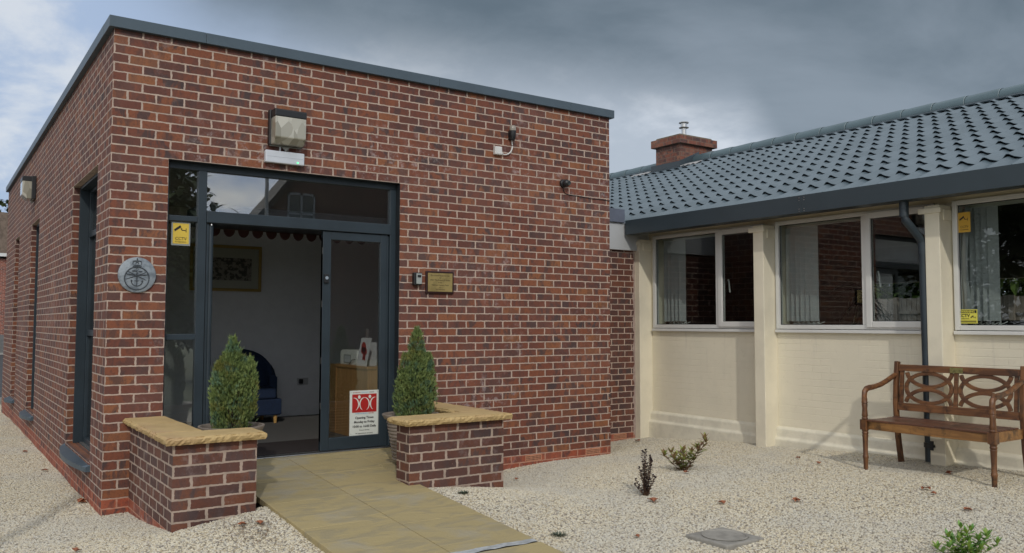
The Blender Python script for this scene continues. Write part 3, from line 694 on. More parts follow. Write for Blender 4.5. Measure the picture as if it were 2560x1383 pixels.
# box gutter in lengths with riveted joints
gl_ = [.695, -1.985, -4.6, -7.36]
for a_, b_ in zip(gl_[:-1], gl_[1:]):
    mb = MB(); pf = [(6.20, 2.728), (6.20, 2.545), (6.36, 2.545), (6.36, 2.60), (6.352, 2.60), (6.352, 2.553), (6.208, 2.553), (6.208, 2.72), (6.225, 2.72), (6.225, 2.728)]
    mb.prism(pf, 1, b_+.001, a_-.001); g_ = mb.build('gutter', MAT['gutter'], wing, bevel=.002)
    if a_ == .695:
        mb = MB(); mb.box(6.209, 6.351, .688, .693, 2.554, 2.72); mb.build('stop_end', MAT['gutter'], g_)
    if a_ < .6:
        for yy in (a_-.03, a_+.03):
            for z in (2.700, 2.675, 2.585, 2.562):
                mb = MB(); mb.lathe([(.0001, 6.1965), (.004, 6.1965), (.005, 6.2)], (0, yy, z), 8, axis=0); mb.build('rivet', MAT['silver'], g_)
mb = MB(); mb.box(6.23, 6.62, YE1, .69, 2.603, 2.64); mb.build('fascia_board', MAT['soffit'], wing)

# metal tile roof ------------------------------------------------
PR = R(21.0); cP, sP = math.cos(PR), math.sin(PR)
E0 = (6.215, 2.700)
def roof_pt(s_, h, y): return (E0[0]+s_*cP-h*sP, y, E0[1]+s_*sP+h*cP)
per = .2017; RY0, RY1 = -7.46, 9.6; ns = 10; RS = .385; nrow = 13
ny = int(round((RY1-RY0)/per*ns))
def prof(y):
    q = ((y+.063)/per) % 1.0            # broad flat pan with one narrow roll
    return .5-.5*math.cos(2*math.pi*q/.62) if q < .62 else -.10*math.sin(math.pi*(q-.62)/.38)
def gap(y):
    q = ((y+.063)/per+.30) % 1.0
    return max(0.0, math.sin(math.pi*q/.86)) if q < .86 else 0.0
mb = MB()
S0 = .022
for k in range(nrow):
    s0 = S0+k*RS-.0; s1 = s0+RS+.02
    if k == nrow-1: s1 = 5.0
    cols = []
    for j in range(ny+1):
        y = RY0+per/ns*j; p_ = prof(y)
        g2 = gap(y) if k else 0.0; hb = .004+.033*p_+(.003+.021*g2 if k else -.006); ht = .001+.030*p_
        cols += [roof_pt(s0+.003, hb-.009, y), roof_pt(s0, hb-.002, y), roof_pt(s0+.006, hb, y), roof_pt(s0+(s1-s0)*.5, (hb+ht)/2+.001, y), roof_pt(s1, ht-.004, y)]
    mb.add(cols, [(j*5+i, j*5+i+1, (j+1)*5+i+1, (j+1)*5+i) for j in range(ny) for i in range(4)])
mb.build('roof', MAT['roof'], wing, smooth=True)
mb = MB(); mb.add([roof_pt(0, -.012, RY0), roof_pt(0, -.012, RY1), roof_pt(5.0, -.012, RY1), roof_pt(5.0, -.012, RY0)], [(0, 1, 2, 3)])
xr, zr = E0[0]+5.0*cP, E0[1]+5.0*sP
mb.add([(xr, RY0, zr), (xr, RY1, zr), (15.6, RY1, 2.7), (15.6, RY0, 2.7)], [(0, 1, 2, 3)])
mb.build('roof_deck', MAT['gutter'], wing)
L = .47; yy = RY0
MAT['ridge_joint'] = plain('ridge_joint', (.30, .36, .37), .45)
while yy < RY1:
    if not (3.62 < yy+.2 < 4.55):
        vs_ = []; n = 16
        for q, (y_, rr) in enumerate(((yy, .148), (yy+.05, .155), (yy+L-.002, .144))):
            for k in range(n+1):
                a = math.pi*(-.12+1.24*k/n); vs_.append((xr-rr*math.cos(a), y_, zr+.005+rr*math.sin(a)*.92))
        sg_ = MB(); sg_.add(vs_, [(q*(n+1)+k, q*(n+1)+k+1, (q+1)*(n+1)+k+1, (q+1)*(n+1)+k) for q in range(2) for k in range(n)])
        rt_ = sg_.build('ridge_tile', MAT['ridge'], wing, smooth=True)
        vs_ = []
        for y_, rr in ((yy-.004, .1535), (yy+.004, .1535)):
            for k in range(n+1):
                a = math.pi*(-.10+1.20*k/n); vs_.append((xr-rr*math.cos(a), y_, zr+.005+rr*math.sin(a)*.92))
        sg_ = MB(); sg_.add(vs_, [(k, k+1, n+2+k, n+1+k) for k in range(n)]); sg_.build('joint', MAT['ridge_joint'], rt_)
    yy += L
mb = MB()
for (ya, yb) in ((RY0, 3.60), (4.62, RY1)):
    mb.add([roof_pt(4.73, .052, ya), roof_pt(4.73, .052, yb), roof_pt(4.98, .060, yb), roof_pt(4.98, .060, ya), roof_pt(4.73, .034, ya), roof_pt(4.73, .034, yb)], [(0, 1, 2, 3), (0, 1, 5, 4)])
mb.build('ridge_flashing', MAT['gutter'], wing)
# chimney
CX0, CX1, CY0, CY1 = 10.42, 11.30, 3.80, 4.44
MAT['brick_chimney'] = MAT['brick_old']
mb = MB(); mb.box(CX0, CX1, CY0, CY1, 4.1, 4.80); ch = mb.build('chimney', MAT['brick_old'], wing)
mb = MB(); mb.box(CX0-.07, CX1+.07, CY0-.07, CY1+.07, 4.802, 4.952); mb.build('corbel', MAT['brick_old'], ch, bevel=.006)
mb = MB(); mb.box(CX0-.0, CX1+.0, CY0-.0, CY1+.0, 4.954, 4.995); mb.build('cap', plain('weathered_mortar', (.17, .14, .09), .9, var=.4, scale=12, bmp=.6), ch, bevel=.015)
mb = MB(); cc = (10.86, 4.12, 0)
mb.lathe([(.05, 4.99), (.058, 5.0), (.058, 5.03), (.046, 5.035), (.046, 5.20), (.05, 5.205), (.095, 5.21), (.098, 5.218), (.06, 5.222), (.06, 5.30), (.095, 5.305), (.097, 5.315), (.09, 5.325), (.02, 5.33)], cc, 22)
mb.build('flue_cowl', MAT['silver'], ch, smooth=True)
mb = MB()
sx = (CX0-E0[0])/cP
mb.add([(CX0-.012, CY0-.02, 4.20), (CX0-.012, CY1+.12, 4.20), (CX0-.012, CY1+.12, 4.47), (CX0-.012, CY0-.02, 4.47)], [(0, 1, 2, 3)])
mb.add([(CX0-.02, CY0-.015, 4.20), (xr+.04, CY0-.015, 4.50), (xr+.04, CY0-.015, 4.70), (CX0-.02, CY0-.015, 4.47)], [(0, 1, 2, 3)])
mb.add([roof_pt(sx-.16, .048, CY0-.25), roof_pt(sx-.16, .048, CY1+.35), roof_pt(sx+.03, .055, CY1+.35), roof_pt(sx+.03, .055, CY0-.25)], [(0, 1, 2, 3)])
fl = mb.build('flashing', MAT['gutter'], ch)
sd = fl.modifiers.new('solid', 'SOLIDIFY'); sd.thickness = .006
MAT['lead'] = plain('lead_sheet', (.36, .36, .36), .5, var=.3, scale=10, bmp=.3)
mb = MB(); nn = 14; vs_ = []
for k in range(nn+1):
    y_ = CY0-.02-.42*k/nn; vs_ += [roof_pt(sx-.05+.02*math.sin(k*2.1), .052+.012*math.sin(k*1.7), y_), roof_pt(sx+.17, .06, y_)]
for k in range(nn+1):
    y_ = CY1+.10+.45*k/nn; vs_ += [roof_pt(sx-.14+.02*math.sin(k*2.6), .054+.012*math.sin(k*1.9), y_), roof_pt(sx+.04, .062, y_)]
mb.add(vs_, [(2*k+o, 2*k+1+o, 2*k+3+o, 2*k+2+o) for o in (0, 2*(nn+1)) for k in range(nn)]); mb.build('lead_flashing', MAT['lead'], ch)
# downpipe
mb = MB(); py = -3.035
mb.tube([(6.30, py, 2.56), (6.30, py, 2.40)], .043, 18)
mb.tube([(6.30, py, 2.42), (6.302, py-.01, 2.37), (6.36, py-.035, 2.30), (6.43, py-.062, 2.22), (6.462, py-.075, 2.17), (6.465, py-.078, 2.12)], .038, 18)
mb.tube([(6.465, py-.078, 2.16), (6.465, py-.078, 2.05)], .042, 18)
mb.tube([(6.465, py-.078, 2.08), (6.468, py-.085, 1.0), (6.47, py-.09, .135)], .0365, 18)
dp_ = mb.build('downpipe', MAT['anth'], wing, smooth=True)
mb = MB(); mb.box(6.44, 6.62, py-.17, py-.135, .27, .30); mb.box(6.43, 6.62, py-.15, py-.12, .245, .33); mb.tube([(6.47, py-.09, .265), (6.47, py-.09, .31)], .046, 16); mb.build('pipe_clip', MAT['black'], dp_, bevel=.003)
# room behind
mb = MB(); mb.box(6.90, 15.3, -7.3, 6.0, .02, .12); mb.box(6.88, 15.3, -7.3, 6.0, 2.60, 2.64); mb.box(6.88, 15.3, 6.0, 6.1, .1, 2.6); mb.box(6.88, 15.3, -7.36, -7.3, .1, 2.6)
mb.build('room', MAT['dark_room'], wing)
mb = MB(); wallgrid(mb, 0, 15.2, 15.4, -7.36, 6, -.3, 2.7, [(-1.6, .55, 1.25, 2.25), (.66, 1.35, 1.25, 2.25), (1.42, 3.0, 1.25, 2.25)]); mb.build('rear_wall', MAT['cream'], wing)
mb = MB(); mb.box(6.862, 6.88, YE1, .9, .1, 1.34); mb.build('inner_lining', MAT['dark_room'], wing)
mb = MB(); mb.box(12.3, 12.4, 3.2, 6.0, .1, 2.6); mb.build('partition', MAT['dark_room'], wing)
MAT['blind'] = plain('blind_fabric', (.50, .51, .52), .8)
MAT['chain'] = plain('blind_chain', (.8, .82, .82), .4)
for k, (ya, n, sp) in enumerate(((.575, 5, .078), (-1.345, 6, .074), (-3.335, 5, .066))):
    bl = thing('vertical_blind', ['white vertical blind drawn back inside the window nearest the brick wall', 'white vertical blind drawn back at the left of the middle window', 'white vertical blind gathered behind the window with two yellow stickers'][k], 'blind', (6.80, ya, 2.5), 'vertical blinds in the bungalow windows')
    mb = MB(); mb.box(6.775, 6.825, wb[k][1]+.05, wb[k][0]-.04, 2.48, 2.515); mb.build('head_rail', MAT['white'], bl)
    mb = MB(); ch_ = MB()
    for i in range(n):
        y_ = ya-.03-i*sp*.85; an = -1.05+.75*random.random(); hw = .045
        dxx, dyy = hw*math.sin(an), hw*math.cos(an)
        if k == 2 and i == 0: pass
        mb.add([(6.80-dxx, y_-dyy, 1.43), (6.80+dxx, y_+dyy, 1.43), (6.80+dxx, y_+dyy, 2.48), (6.80-dxx, y_-dyy, 2.48)], [(0, 1, 2, 3)])
        ch_.tube([(6.80-dxx, y_-dyy, 1.425), (6.795, y_-.02, 1.385), (6.80-dxx+.01, y_-dyy-sp*.8, 1.425)], .0035, 5)
        ch_.box(6.80-dxx, 6.80-dxx+.004, y_-dyy, y_-dyy+.008, 1.40, 1.45)
    mb.build('louvre', MAT['blind'], bl); ch_.build('bottom_chain', MAT['chain'], bl)
if True:   # one louvre blown outwards, bowed
    mb = MB(); vs_ = []
    for i in range(17):
        z = 1.42+1.06*i/16; bow = math.sin(math.pi*i/16)
        vs_ += [(6.74-.02*bow, -3.38+.0*bow+.04*bow, z), (6.74-.01*bow, -3.46+.05*bow+.02, z)]
    mb.add(vs_, [(2*i, 2*i+1, 2*i+3, 2*i+2) for i in range(16)])
    mb.build('loose_louvre', MAT['blind'], bl, label='single louvre bowed outwards')
# stickers in the bungalow window and screens ---------------------
FONT = {}
def text(s, size, loc, face, mat, parent, name='lettering', ext=.0006, align='CENTER', bold=False, sx=1.0, spacing=1.0):
    cu = bpy.data.curves.new(name, 'FONT'); cu.body = s; cu.size = size; cu.align_x = align; cu.align_y = 'CENTER'; cu.extrude = ext; cu.space_line = spacing
    if bold: cu.offset = size*.022
    cu.resolution_u = 3
    tmp = bpy.data.objects.new('tmp', cu); me = bpy.data.meshes.new_from_object(tmp); bpy.data.objects.remove(tmp); bpy.data.curves.remove(cu)
    me.name = name
    rot = {'-y': Matrix.Rotation(R(90), 4, 'X'), '-x': Matrix.Rotation(R(-90), 4, 'Z') @ Matrix.Rotation(R(90), 4, 'X')}[face] if isinstance(face, str) else face
    L = parent['_loc']
    me.transform(Matrix.Translation(Vector(loc)-Vector(L)) @ rot @ Matrix.Diagonal((sx, 1, 1, 1)))
    me.materials.append(mat)
    o = bpy.data.objects.new(name, me); COL.objects.link(o); o.parent = parent; o['_loc'] = L
    return o
def flat(pts, name, mat, parent, face='-y', at_=0.0, th=.001):
    """flat polygon on a face: pts are (horizontal, vertical) pairs"""
    mb = MB()
    if face == '-y': mb.prism(pts, 1, at_, at_+th)
    else: mb.prism(pts, 0, at_, at_+th)
    return mb.build(name, mat, parent)
def rect(x0, x1, z0, z1): return [(x0, z0), (x1, z0), (x1, z1), (x0, z1)]
def camera_icon(parent, cx, cz, s_, face, at_, mat):
    sg = 1 if face == '-y' else -1
    def q(pts): return [(cx+sg*a*s_, cz+b_*s_) for a, b_ in pts]
    pieces = [[(-.5, .02), (-.44, -.12), (.02, .2), (-.06, .36)], [(.0, .12), (.06, .16), (.08, .02), (.34, .0), (.34, -.05), (.05, -.04), (-.04, .1)], [(.34, .14), (.38, .14), (.38, -.16), (.34, -.16)]]
    mb = MB()
    for p in pieces: mb.prism(q(p), 1 if face == '-y' else 0, at_, at_+.001)
    return mb.build('camera_symbol', mat, parent)
# left screen CCTV sticker
Yg = Y+.028
sg = thing('cctv_sticker', 'yellow CCTV sticker with camera symbol on the narrow pane left of the entrance', 'sign', (.583, Yg, 2.16), 'CCTV warning stickers')
flat(rect(.505, .660, 2.060, 2.262), 'sleeve', plain('clear_sleeve', (.30, .33, .33), .2), sg, at_=Yg-.0015)
flat(rect(.517, .648, 2.075, 2.250), 'panel', MAT['yellow'], sg, at_=Yg-.0030)
camera_icon(sg, .583, 2.193, .115, '-y', Yg-.0045, MAT['ink'])
text('CCTV', .036, (.583, Yg-.0040, 2.118), '-y', MAT['ink'], sg); text('In Operation', .017, (.583, Yg-.0040, 2.092), '-y', MAT['ink'], sg)
Xg = XW
sg = thing('cctv_sticker', 'orange yellow CCTV sticker high in the right-hand bungalow window', 'sign', (Xg, -3.41, 2.34), 'CCTV warning stickers')
flat([( -3.355, 2.245), (-3.355, 2.43), (-3.465, 2.43), (-3.465, 2.245)], 'panel', plain('orange_sticker', (.62, .36, .04), .5), sg, '-x', Xg-.0095)
camera_icon(sg, -3.41, 2.365, .09, '-x', Xg-.0110, MAT['ink']); text('CCTV', .028, (Xg-.0105, -3.41, 2.295), '-x', MAT['ink'], sg); text('In Operation', .014, (Xg-.0105, -3.41, 2.27), '-x', MAT['ink'], sg)
sg = thing('cctv_sticker', 'yellow WARNING CCTV sticker low in the right-hand bungalow window', 'sign', (Xg, -3.415, 1.47), 'CCTV warning stickers')
flat([(-3.335, 1.408), (-3.335, 1.535), (-3.505, 1.535), (-3.505, 1.408)], 'panel', plain('lemon_sticker', (.72, .66, .10), .5), sg, '-x', Xg-.0095)
flat([(-3.342, 1.502), (-3.342, 1.528), (-3.498, 1.528), (-3.498, 1.502)], 'band', MAT['ink'], sg, '-x', Xg-.0103)
text('WARNING', .026, (Xg-.0112, -3.42, 1.514), '-x', plain('lemon_lettering', (.72, .66, .10), .5), sg, bold=True)
text('CCTV', .040, (Xg-.0105, -3.385, 1.478), '-x', MAT['ink'], sg, bold=True); text('IN OPERATION', .013, (Xg-.0105, -3.385, 1.450), '-x', MAT['ink'], sg)
flat([(-3.345, 1.416), (-3.345, 1.434), (-3.495, 1.434), (-3.495, 1.416)], 'band', plain('olive_band', (.22, .20, .03), .5), sg, '-x', Xg-.0103)
camera_icon(sg, -3.470, 1.462, .055, '-x', Xg-.0110, MAT['ink'])

# opening times sign on the sliding door
Ys = Yd+.019
sg = thing('opening_times_sign', 'white opening times notice with two red and white figures on the door glass', 'sign', (2.305, Ys, .54))
flat(rect(2.153, 2.457, .332, .757), 'panel', MAT['paper'], sg, at_=Ys-.003, th=.003)
flat(rect(2.178, 2.432, .548, .722), 'red_panel', MAT['red'], sg, at_=Ys-.004)
def arc_band(cx, cz, rx, rz, a0, a1, w0, w1, n=18):
    out, inn = [], []
    for i in range(n+1):
        q = i/n; a = R(a0+(a1-a0)*q); w = (w0*(1-q)+w1*q) if False else w1+(w0-w1)*math.sin(math.pi*q)
        out.append((cx+(rx+w)*math.cos(a), cz+(rz+w)*math.sin(a))); inn.append((cx+(rx-w*.2)*math.cos(a), cz+(rz-w*.2)*math.sin(a)))
    return out+inn[::-1]
fg = MB(); yv = Ys-.005
for cx, fx in ((2.250, 0), (2.360, 0)):
    fg.prism(arc_band(cx-.058, .625, .048, .062, 95, -60, .010, .0015), 1, yv, yv+.001)
    fg.prism(arc_band(cx+.058, .625, .048, .062, 85, 240, .010, .0015), 1, yv-.0002, yv+.0008)
fg.build('figure', MAT['paper'], sg)
for cx in (2.250, 2.360):
    mb = MB(); mb.prism([(cx+.0135*math.cos(a*math.pi/10), .695+.017*math.sin(a*math.pi/10)) for a in range(20)], 1, yv-.0004, yv+.0006); mb.build('head', MAT['paper'], sg)
text('VETERANS', .0165, (2.222, Ys-.004, .737), '-y', MAT['red_ink'], sg); text('CONTACT', .0165, (2.306, Ys-.004, .737), '-y', MAT['blue_ink'], sg); text('POINT', .0165, (2.380, Ys-.004, .737), '-y', plain('wine_lettering', (.18, .05, .07), .5), sg)
text('VETERANS', .0155, (2.243, Ys-.004, .537), '-y', MAT['blue_ink'], sg); text('SERVICE', .0155, (2.312, Ys-.004, .537), '-y', MAT['blue_ink'], sg); text('CENTRE', .0155, (2.374, Ys-.004, .537), '-y', MAT['red_ink'], sg)
for s_, z, sz_, bo in (('Opening Times', .497, .031, True), ('Monday to Friday', .457, .030, True), ('10:00 to 16:00 Daily', .415, .030, True), ('Drop in Service', .380, .0165, False), ('No appointment necessary', .350, .0165, False)):
    text(s_, sz_, (2.305, Ys-.004, z), '-y', MAT['ink'], sg, bold=bo)
mb = MB()
for xx, zz in ((2.168, .741), (2.442, .741), (2.168, .348), (2.442, .348)): mb.lathe([(.004, Ys-.003), (.0035, Ys-.0045)], (xx, 0, zz), 8, axis=1)
mb.build('screw', MAT['silver'], sg)

# ================================================================== things on the facade
pq = thing('brass_plaque', 'brass plaque on a dark board, fixed to the bricks right of the door', 'plaque', (3.052, 0, 1.808))
mb = MB(); mb.box(2.893, 3.212, -.024, 0, 1.697, 1.922); mb.build('backboard', MAT['maroon'], pq, bevel=.006)
mb = MB(); mb.box(2.912, 3.193, -.027, -.024, 1.718, 1.903); mb.build('brass_plate', MAT['brass'], pq)
for s_, z, sz_ in (('To commemorate the visit', .068, .020), ('by', .046, .020), ('HRH The Prince of Wales', .022, .0215), ('to the', -.002, .020), ('Veterans Contact Point', -.027, .0205), ('on', -.049, .020), ('9th February', -.070, .0205)):
    text(s_, sz_, (3.052, -.0273, 1.810+z), '-y', MAT['ink_brass'], pq)
mb = MB()
for xx, zz in ((2.925, 1.890), (3.180, 1.890), (2.925, 1.731), (3.180, 1.731)): mb.lathe([(.005, -.027), (.0045, -.030), (.001, -.031)], (xx, 0, zz), 10, axis=1)
mb.build('screw', MAT['brass'], pq)
ks = thing('key_safe', 'small grey and black key safe beside the brass plaque', 'key safe', (2.79, 0, 1.835))
mb = MB(); mb.box(2.745, 2.835, -.052, 0, 1.775, 1.900); mb.build('body', MAT['black'], ks, bevel=.008)
mb = MB(); mb.box(2.766, 2.827, -.060, -.0525, 1.787, 1.890); mb.build('front_cover', plain('satin_grey', (.34, .37, .36), .35), ks, bevel=.007)
mb = MB(); mb.box(2.777, 2.816, -.063, -.0605, 1.851, 1.876); mb.build('keypad_cover', MAT['black'], ks, bevel=.004)

# round cast emblem
em = thing('round_emblem', 'round cast grey emblem with crown, anchor and crossed swords on the corner pier', 'emblem', (.219, 0, 1.790))
MAT['cast'] = plain('cast_metal', (.28, .32, .355), .5, .1, col2=(.16, .19, .22), scale=16, bmp=.7, bscale=70)
MAT['cast_dark'] = plain('cast_metal_recess', (.045, .055, .066), .6)
cx, cz = .219, 1.790
mb = MB(); mb.lathe([(.143, 0), (.146, -.010), (.143, -.020), (.136, -.024), (.05, -.022), (.001, -.022)], (cx, 0, cz), 56, axis=1, caps=False); disc = mb.build('disc', MAT['cast'], em, smooth=True)
mb = MB(); yv = -.024
ccx, ccz = cx-.003, cz-.028
def ring(rad, thk, cx_, cz_, a0=0, a1=360, n=44, yd=0, rz=None):
    pts = [(cx_+rad*math.cos(R(a0+(a1-a0)*i/n)), yv+yd, cz_+(rz or rad)*math.sin(R(a0+(a1-a0)*i/n))) for i in range(n+(0 if a1-a0 == 360 else 1))]
    mb.tube(pts, thk, 6, close=(a1-a0 == 360))
ring(.093, .0050, ccx, ccz); 
def bar(p, q, r_): mb.tube([(cx+p[0], yv, cz+p[1]), (cx+(p[0]+q[0])/2, yv-.001, cz+(p[1]+q[1])/2), (cx+q[0], yv, cz+q[1])], r_, 6, scale=[.7, 1.25, .8])
bar((-.072, .028), (.068, -.042), .0033); bar((.066, .022), (-.085, -.036), .0033)
bar((-.082, .006), (-.02, -.002), .0045); bar((.080, .004), (.014, -.002), .0045)
bar((-.020, .036), (-.040, .030), .0045); bar((-.005, .030), (-.030, .036), .004); bar((.008, .028), (.038, .028), .0045); bar((.0, .022), (-.008, .002), .005)
ring(.009, .0022, cx-.003, cz+.048, n=16)
bar((-.003, .040), (-.003, -.088), .0038); bar((-.022, -.048), (.016, -.048), .0030)
ring(.042, .0042, cx-.003, cz-.050, 200, 340, 18, rz=.040); bar((-.043, -.062), (-.046, -.040), .0042); bar((.037, -.062), (.042, -.042), .0042); bar((-.046, -.040), (-.036, -.052), .003); bar((.042, -.042), (.032, -.054), .003)
# crown
for q in (-.032, .0, .032): pass
bar((-.036, .070), (.030, .070), .0040); bar((-.034, .080), (.028, .080), .0030)
ring(.017, .0030, cx-.020, cz+.093, 20, 200, 10, rz=.019); ring(.017, .0030, cx+.014, cz+.093, -20, 160, 10, rz=.019); ring(.010, .0024, cx-.003, cz+.088, 0, 180, 8, rz=.024)
bar((-.038, .112), (-.003, .118), .0030); bar((.032, .112), (-.003, .118), .0030); bar((-.003, .118), (-.003, .138), .0032); bar((-.010, .130), (.004, .130), .0026)
mb.build('relief', MAT['cast_dark'], disc, smooth=True)

# bulkhead wall lights
MAT['prism_glass'] = None
m, t, b = new_mat('prismatic_lens')
g_ = N(t, 'ShaderNodeNewGeometry'); mp = N(t, 'ShaderNodeMapping'); mp.inputs['Scale'].default_value = (60, 60, 30); t.links.new(g_.outputs['Position'], mp.inputs[0])
wv = N(t, 'ShaderNodeTexVoronoi', i_Scale=.22); t.links.new(mp.outputs[0], wv.inputs['Vector'])
sc_ = N(t, 'ShaderNodeSeparateColor'); t.links.new(wv.outputs['Color'], sc_.inputs[0])
setc(t, b.inputs['Base Color'], mixc(t, sc_.outputs[0], (.30, .285, .21), (.72, .70, .60)))
b.inputs['Roughness'].default_value = .18; b.inputs['Transmission Weight'].default_value = .25; b.inputs['Coat Weight'].default_value = .6
wv2 = N(t, 'ShaderNodeTexWave', i_Scale=28.0); t.links.new(g_.outputs['Position'], wv2.inputs['Vector']); bump(t, b, wv2.outputs['Fac'], .4, .003)
MAT['prism_glass'] = m
def wall_light(loc, rz, label):
    """local: back on y=0 plane, facing -y"""
    t0 = thing('wall_light', label, 'light', loc, 'black topped bulkhead wall lights', rz)
    w_, h_, d_ = .145, .155, .17
    k = dict(world=False)
    mb = MB(); mb.box(-w_-.012, w_+.012, -.055, 0, -h_, h_+.006); mb.build('back_plate', MAT['black'], t0, bevel=.008, **k)
    mb = MB(); mb.prism([(-.03, h_-.068), (-.03, h_), (-d_+.02, h_), (-d_, h_-.01), (-d_, h_-.068)], 0, -w_, w_); mb.build('hood', MAT['black'], t0, bevel=.006, **k)
    mb = MB(); mb.prism([(-.031, h_-.0685), (-d_+.003, h_-.0685), (-d_+.003, -h_+.055), (-.11, -h_+.002), (-.031, -h_+.002)], 0, -w_+.003, w_-.003); mb.build('lens', MAT['prism_glass'], t0, bevel=.008, **k)
    mb = MB(); mb.box(-w_-.004, w_+.004, -.040, -.030, -h_-.008, h_-.058); mb.build('lens_rim', plain('rim_grey', (.25, .26, .24), .4), t0, bevel=.004, **k)
    mb = MB(); mb.prism([(-.035, -h_-.008), (.035, -h_-.008), (0, -h_-.045)], 1, -.05, -.03); mb.build('catch', plain('catch_grey', (.30, .30, .28), .4), t0, **k)
    return t0
wall_light((1.435, 0, 3.145), 0, 'square bulkhead wall light above the entrance')
wall_light((0, 5.88, 3.24), R(-90), 'square bulkhead wall light on the long side wall')
el_ = thing('emergency_light', 'white rectangular emergency light with a green indicator above the entrance', 'light', (1.425, 0, 2.885))
mb = MB(); mb.box(1.250, 1.600, -.022, 0, 2.832, 2.938); mb.build('base', MAT['grey_plastic'], el_, bevel=.006)
mb = MB(); mb.box(1.245, 1.605, -.062, -.0225, 2.829, 2.941); mb.build('diffuser', plain('diffuser_white', (.62, .66, .72), .25, var=.06, scale=6), el_, bevel=.010)
mb = MB(); mb.box(1.262, 1.588, -.0632, -.062, 2.884, 2.886); mb.build('seam', plain('seam_grey', (.35, .38, .42), .5), el_)
m, t, b = new_mat('green_led'); b.inputs['Emission Color'].default_value = (.05, 1, .25, 1); b.inputs['Emission Strength'].default_value = 3.0; b.inputs['Base Color'].default_value = (.05, .6, .15, 1)
mb = MB(); mb.lathe([(.0062, -.0620), (.0055, -.066), (.001, -.067)], (1.540, 0, 2.850), 10, axis=1); mb.build('indicator', m, el_)
mb = MB(); mb.tube([(1.385, -.03, 2.94), (1.385, -.03, 2.995)], .008, 8); mb.build('conduit', MAT['grey_plastic'], el_)
# junction box, cable, dusk sensor
jb = thing('junction_box', 'small white junction box with a looping white cable on the brick facade', 'junction box', (3.755, 0, 3.222))
mb = MB(); mb.box(3.700, 3.788, -.045, 0, 3.185, 3.272); mb.build('box', MAT['white'], jb, bevel=.006)
mb = MB(); mb.box(3.712, 3.776, -.0475, -.0452, 3.197, 3.260); mb.build('lid', MAT['white'], jb, bevel=.002)
mb = MB(); pts = []
for i in range(15):
    a = R(-100+115*i/14); pts.append((3.828+.105*math.cos(a)*1.0, -.022, 3.302+.105*math.sin(a)))
pts = [(3.785, -.022, 3.207), (3.80, -.022, 3.202)]+pts+[(3.925, -.024, 3.37)]
mb.tube(pts, .0072, 8); mb.build('cable', MAT['white'], jb, smooth=True)
mb = MB(); mb.tube([(3.785, -.022, 3.207), (3.806, -.022, 3.205)], .012, 8); mb.build('gland', MAT['white'], jb)
ds = thing('dusk_sensor', 'small black light sensor with a clear dome above the white junction box', 'sensor', (3.915, 0, 3.44))
mb = MB(); mb.box(3.892, 3.936, -.03, 0, 3.37, 3.46); mb.lathe([(.020, 3.355), (.030, 3.375), (.034, 3.42), (.036, 3.455), (.036, 3.458)], (3.915, -.055, 0), 18); mb.build('body', MAT['black'], ds, smooth=True)
mb = MB(); mb.lathe([(.036, 3.4585), (.037, 3.475), (.036, 3.498), (.028, 3.512), (.003, 3.516)], (3.915, -.055, 0), 18); mb.build('dome', plain('clear_ribbed_dome', (.30, .27, .23), .15), ds, smooth=True)
# dome camera
cm_ = thing('security_camera', 'black ball camera with a thin cable near the right end of the facade', 'camera', (4.640, 0, 2.965))
mb = MB(); mb.lathe([(.048, 0), (.048, -.010), (.044, -.026), (.030, -.034)], (4.635, 0, 2.965), 24, axis=1); mb.build('mount', MAT['black'], cm_, smooth=True)
mb = MB(); nn = 10; mb.lathe([(max(.042*math.sin(math.pi*i/nn), .0005), -.055-.042*math.cos(math.pi*i/nn)) for i in range(nn+1)], (4.645, 0, 2.965), 22, axis=1); mb.build('ball', plain('camera_black', (.02, .021, .024), .28), cm_, smooth=True)
mb = MB(); mb.lathe([(.024, -.092), (.026, -.099), (.021, -.101), (.019, -.095), (.001, -.094)], (4.648, 0, 2.963), 20, axis=1); mb.build('lens_ring', plain('lens_grey', (.05, .06, .055), .2), cm_, smooth=True)
mb = MB(); mb.tube([(4.62, -.02, 2.93), (4.635, -.01, 2.885), (4.67, -.006, 2.855), (4.72, -.006, 2.846), (4.9, -.006, 2.842), (5.05, -.006, 2.830), (5.2, -.006, 2.834), (5.325, -.006, 2.828)], .0042, 6); mb.build('cable', MAT['black'], cm_, smooth=True)
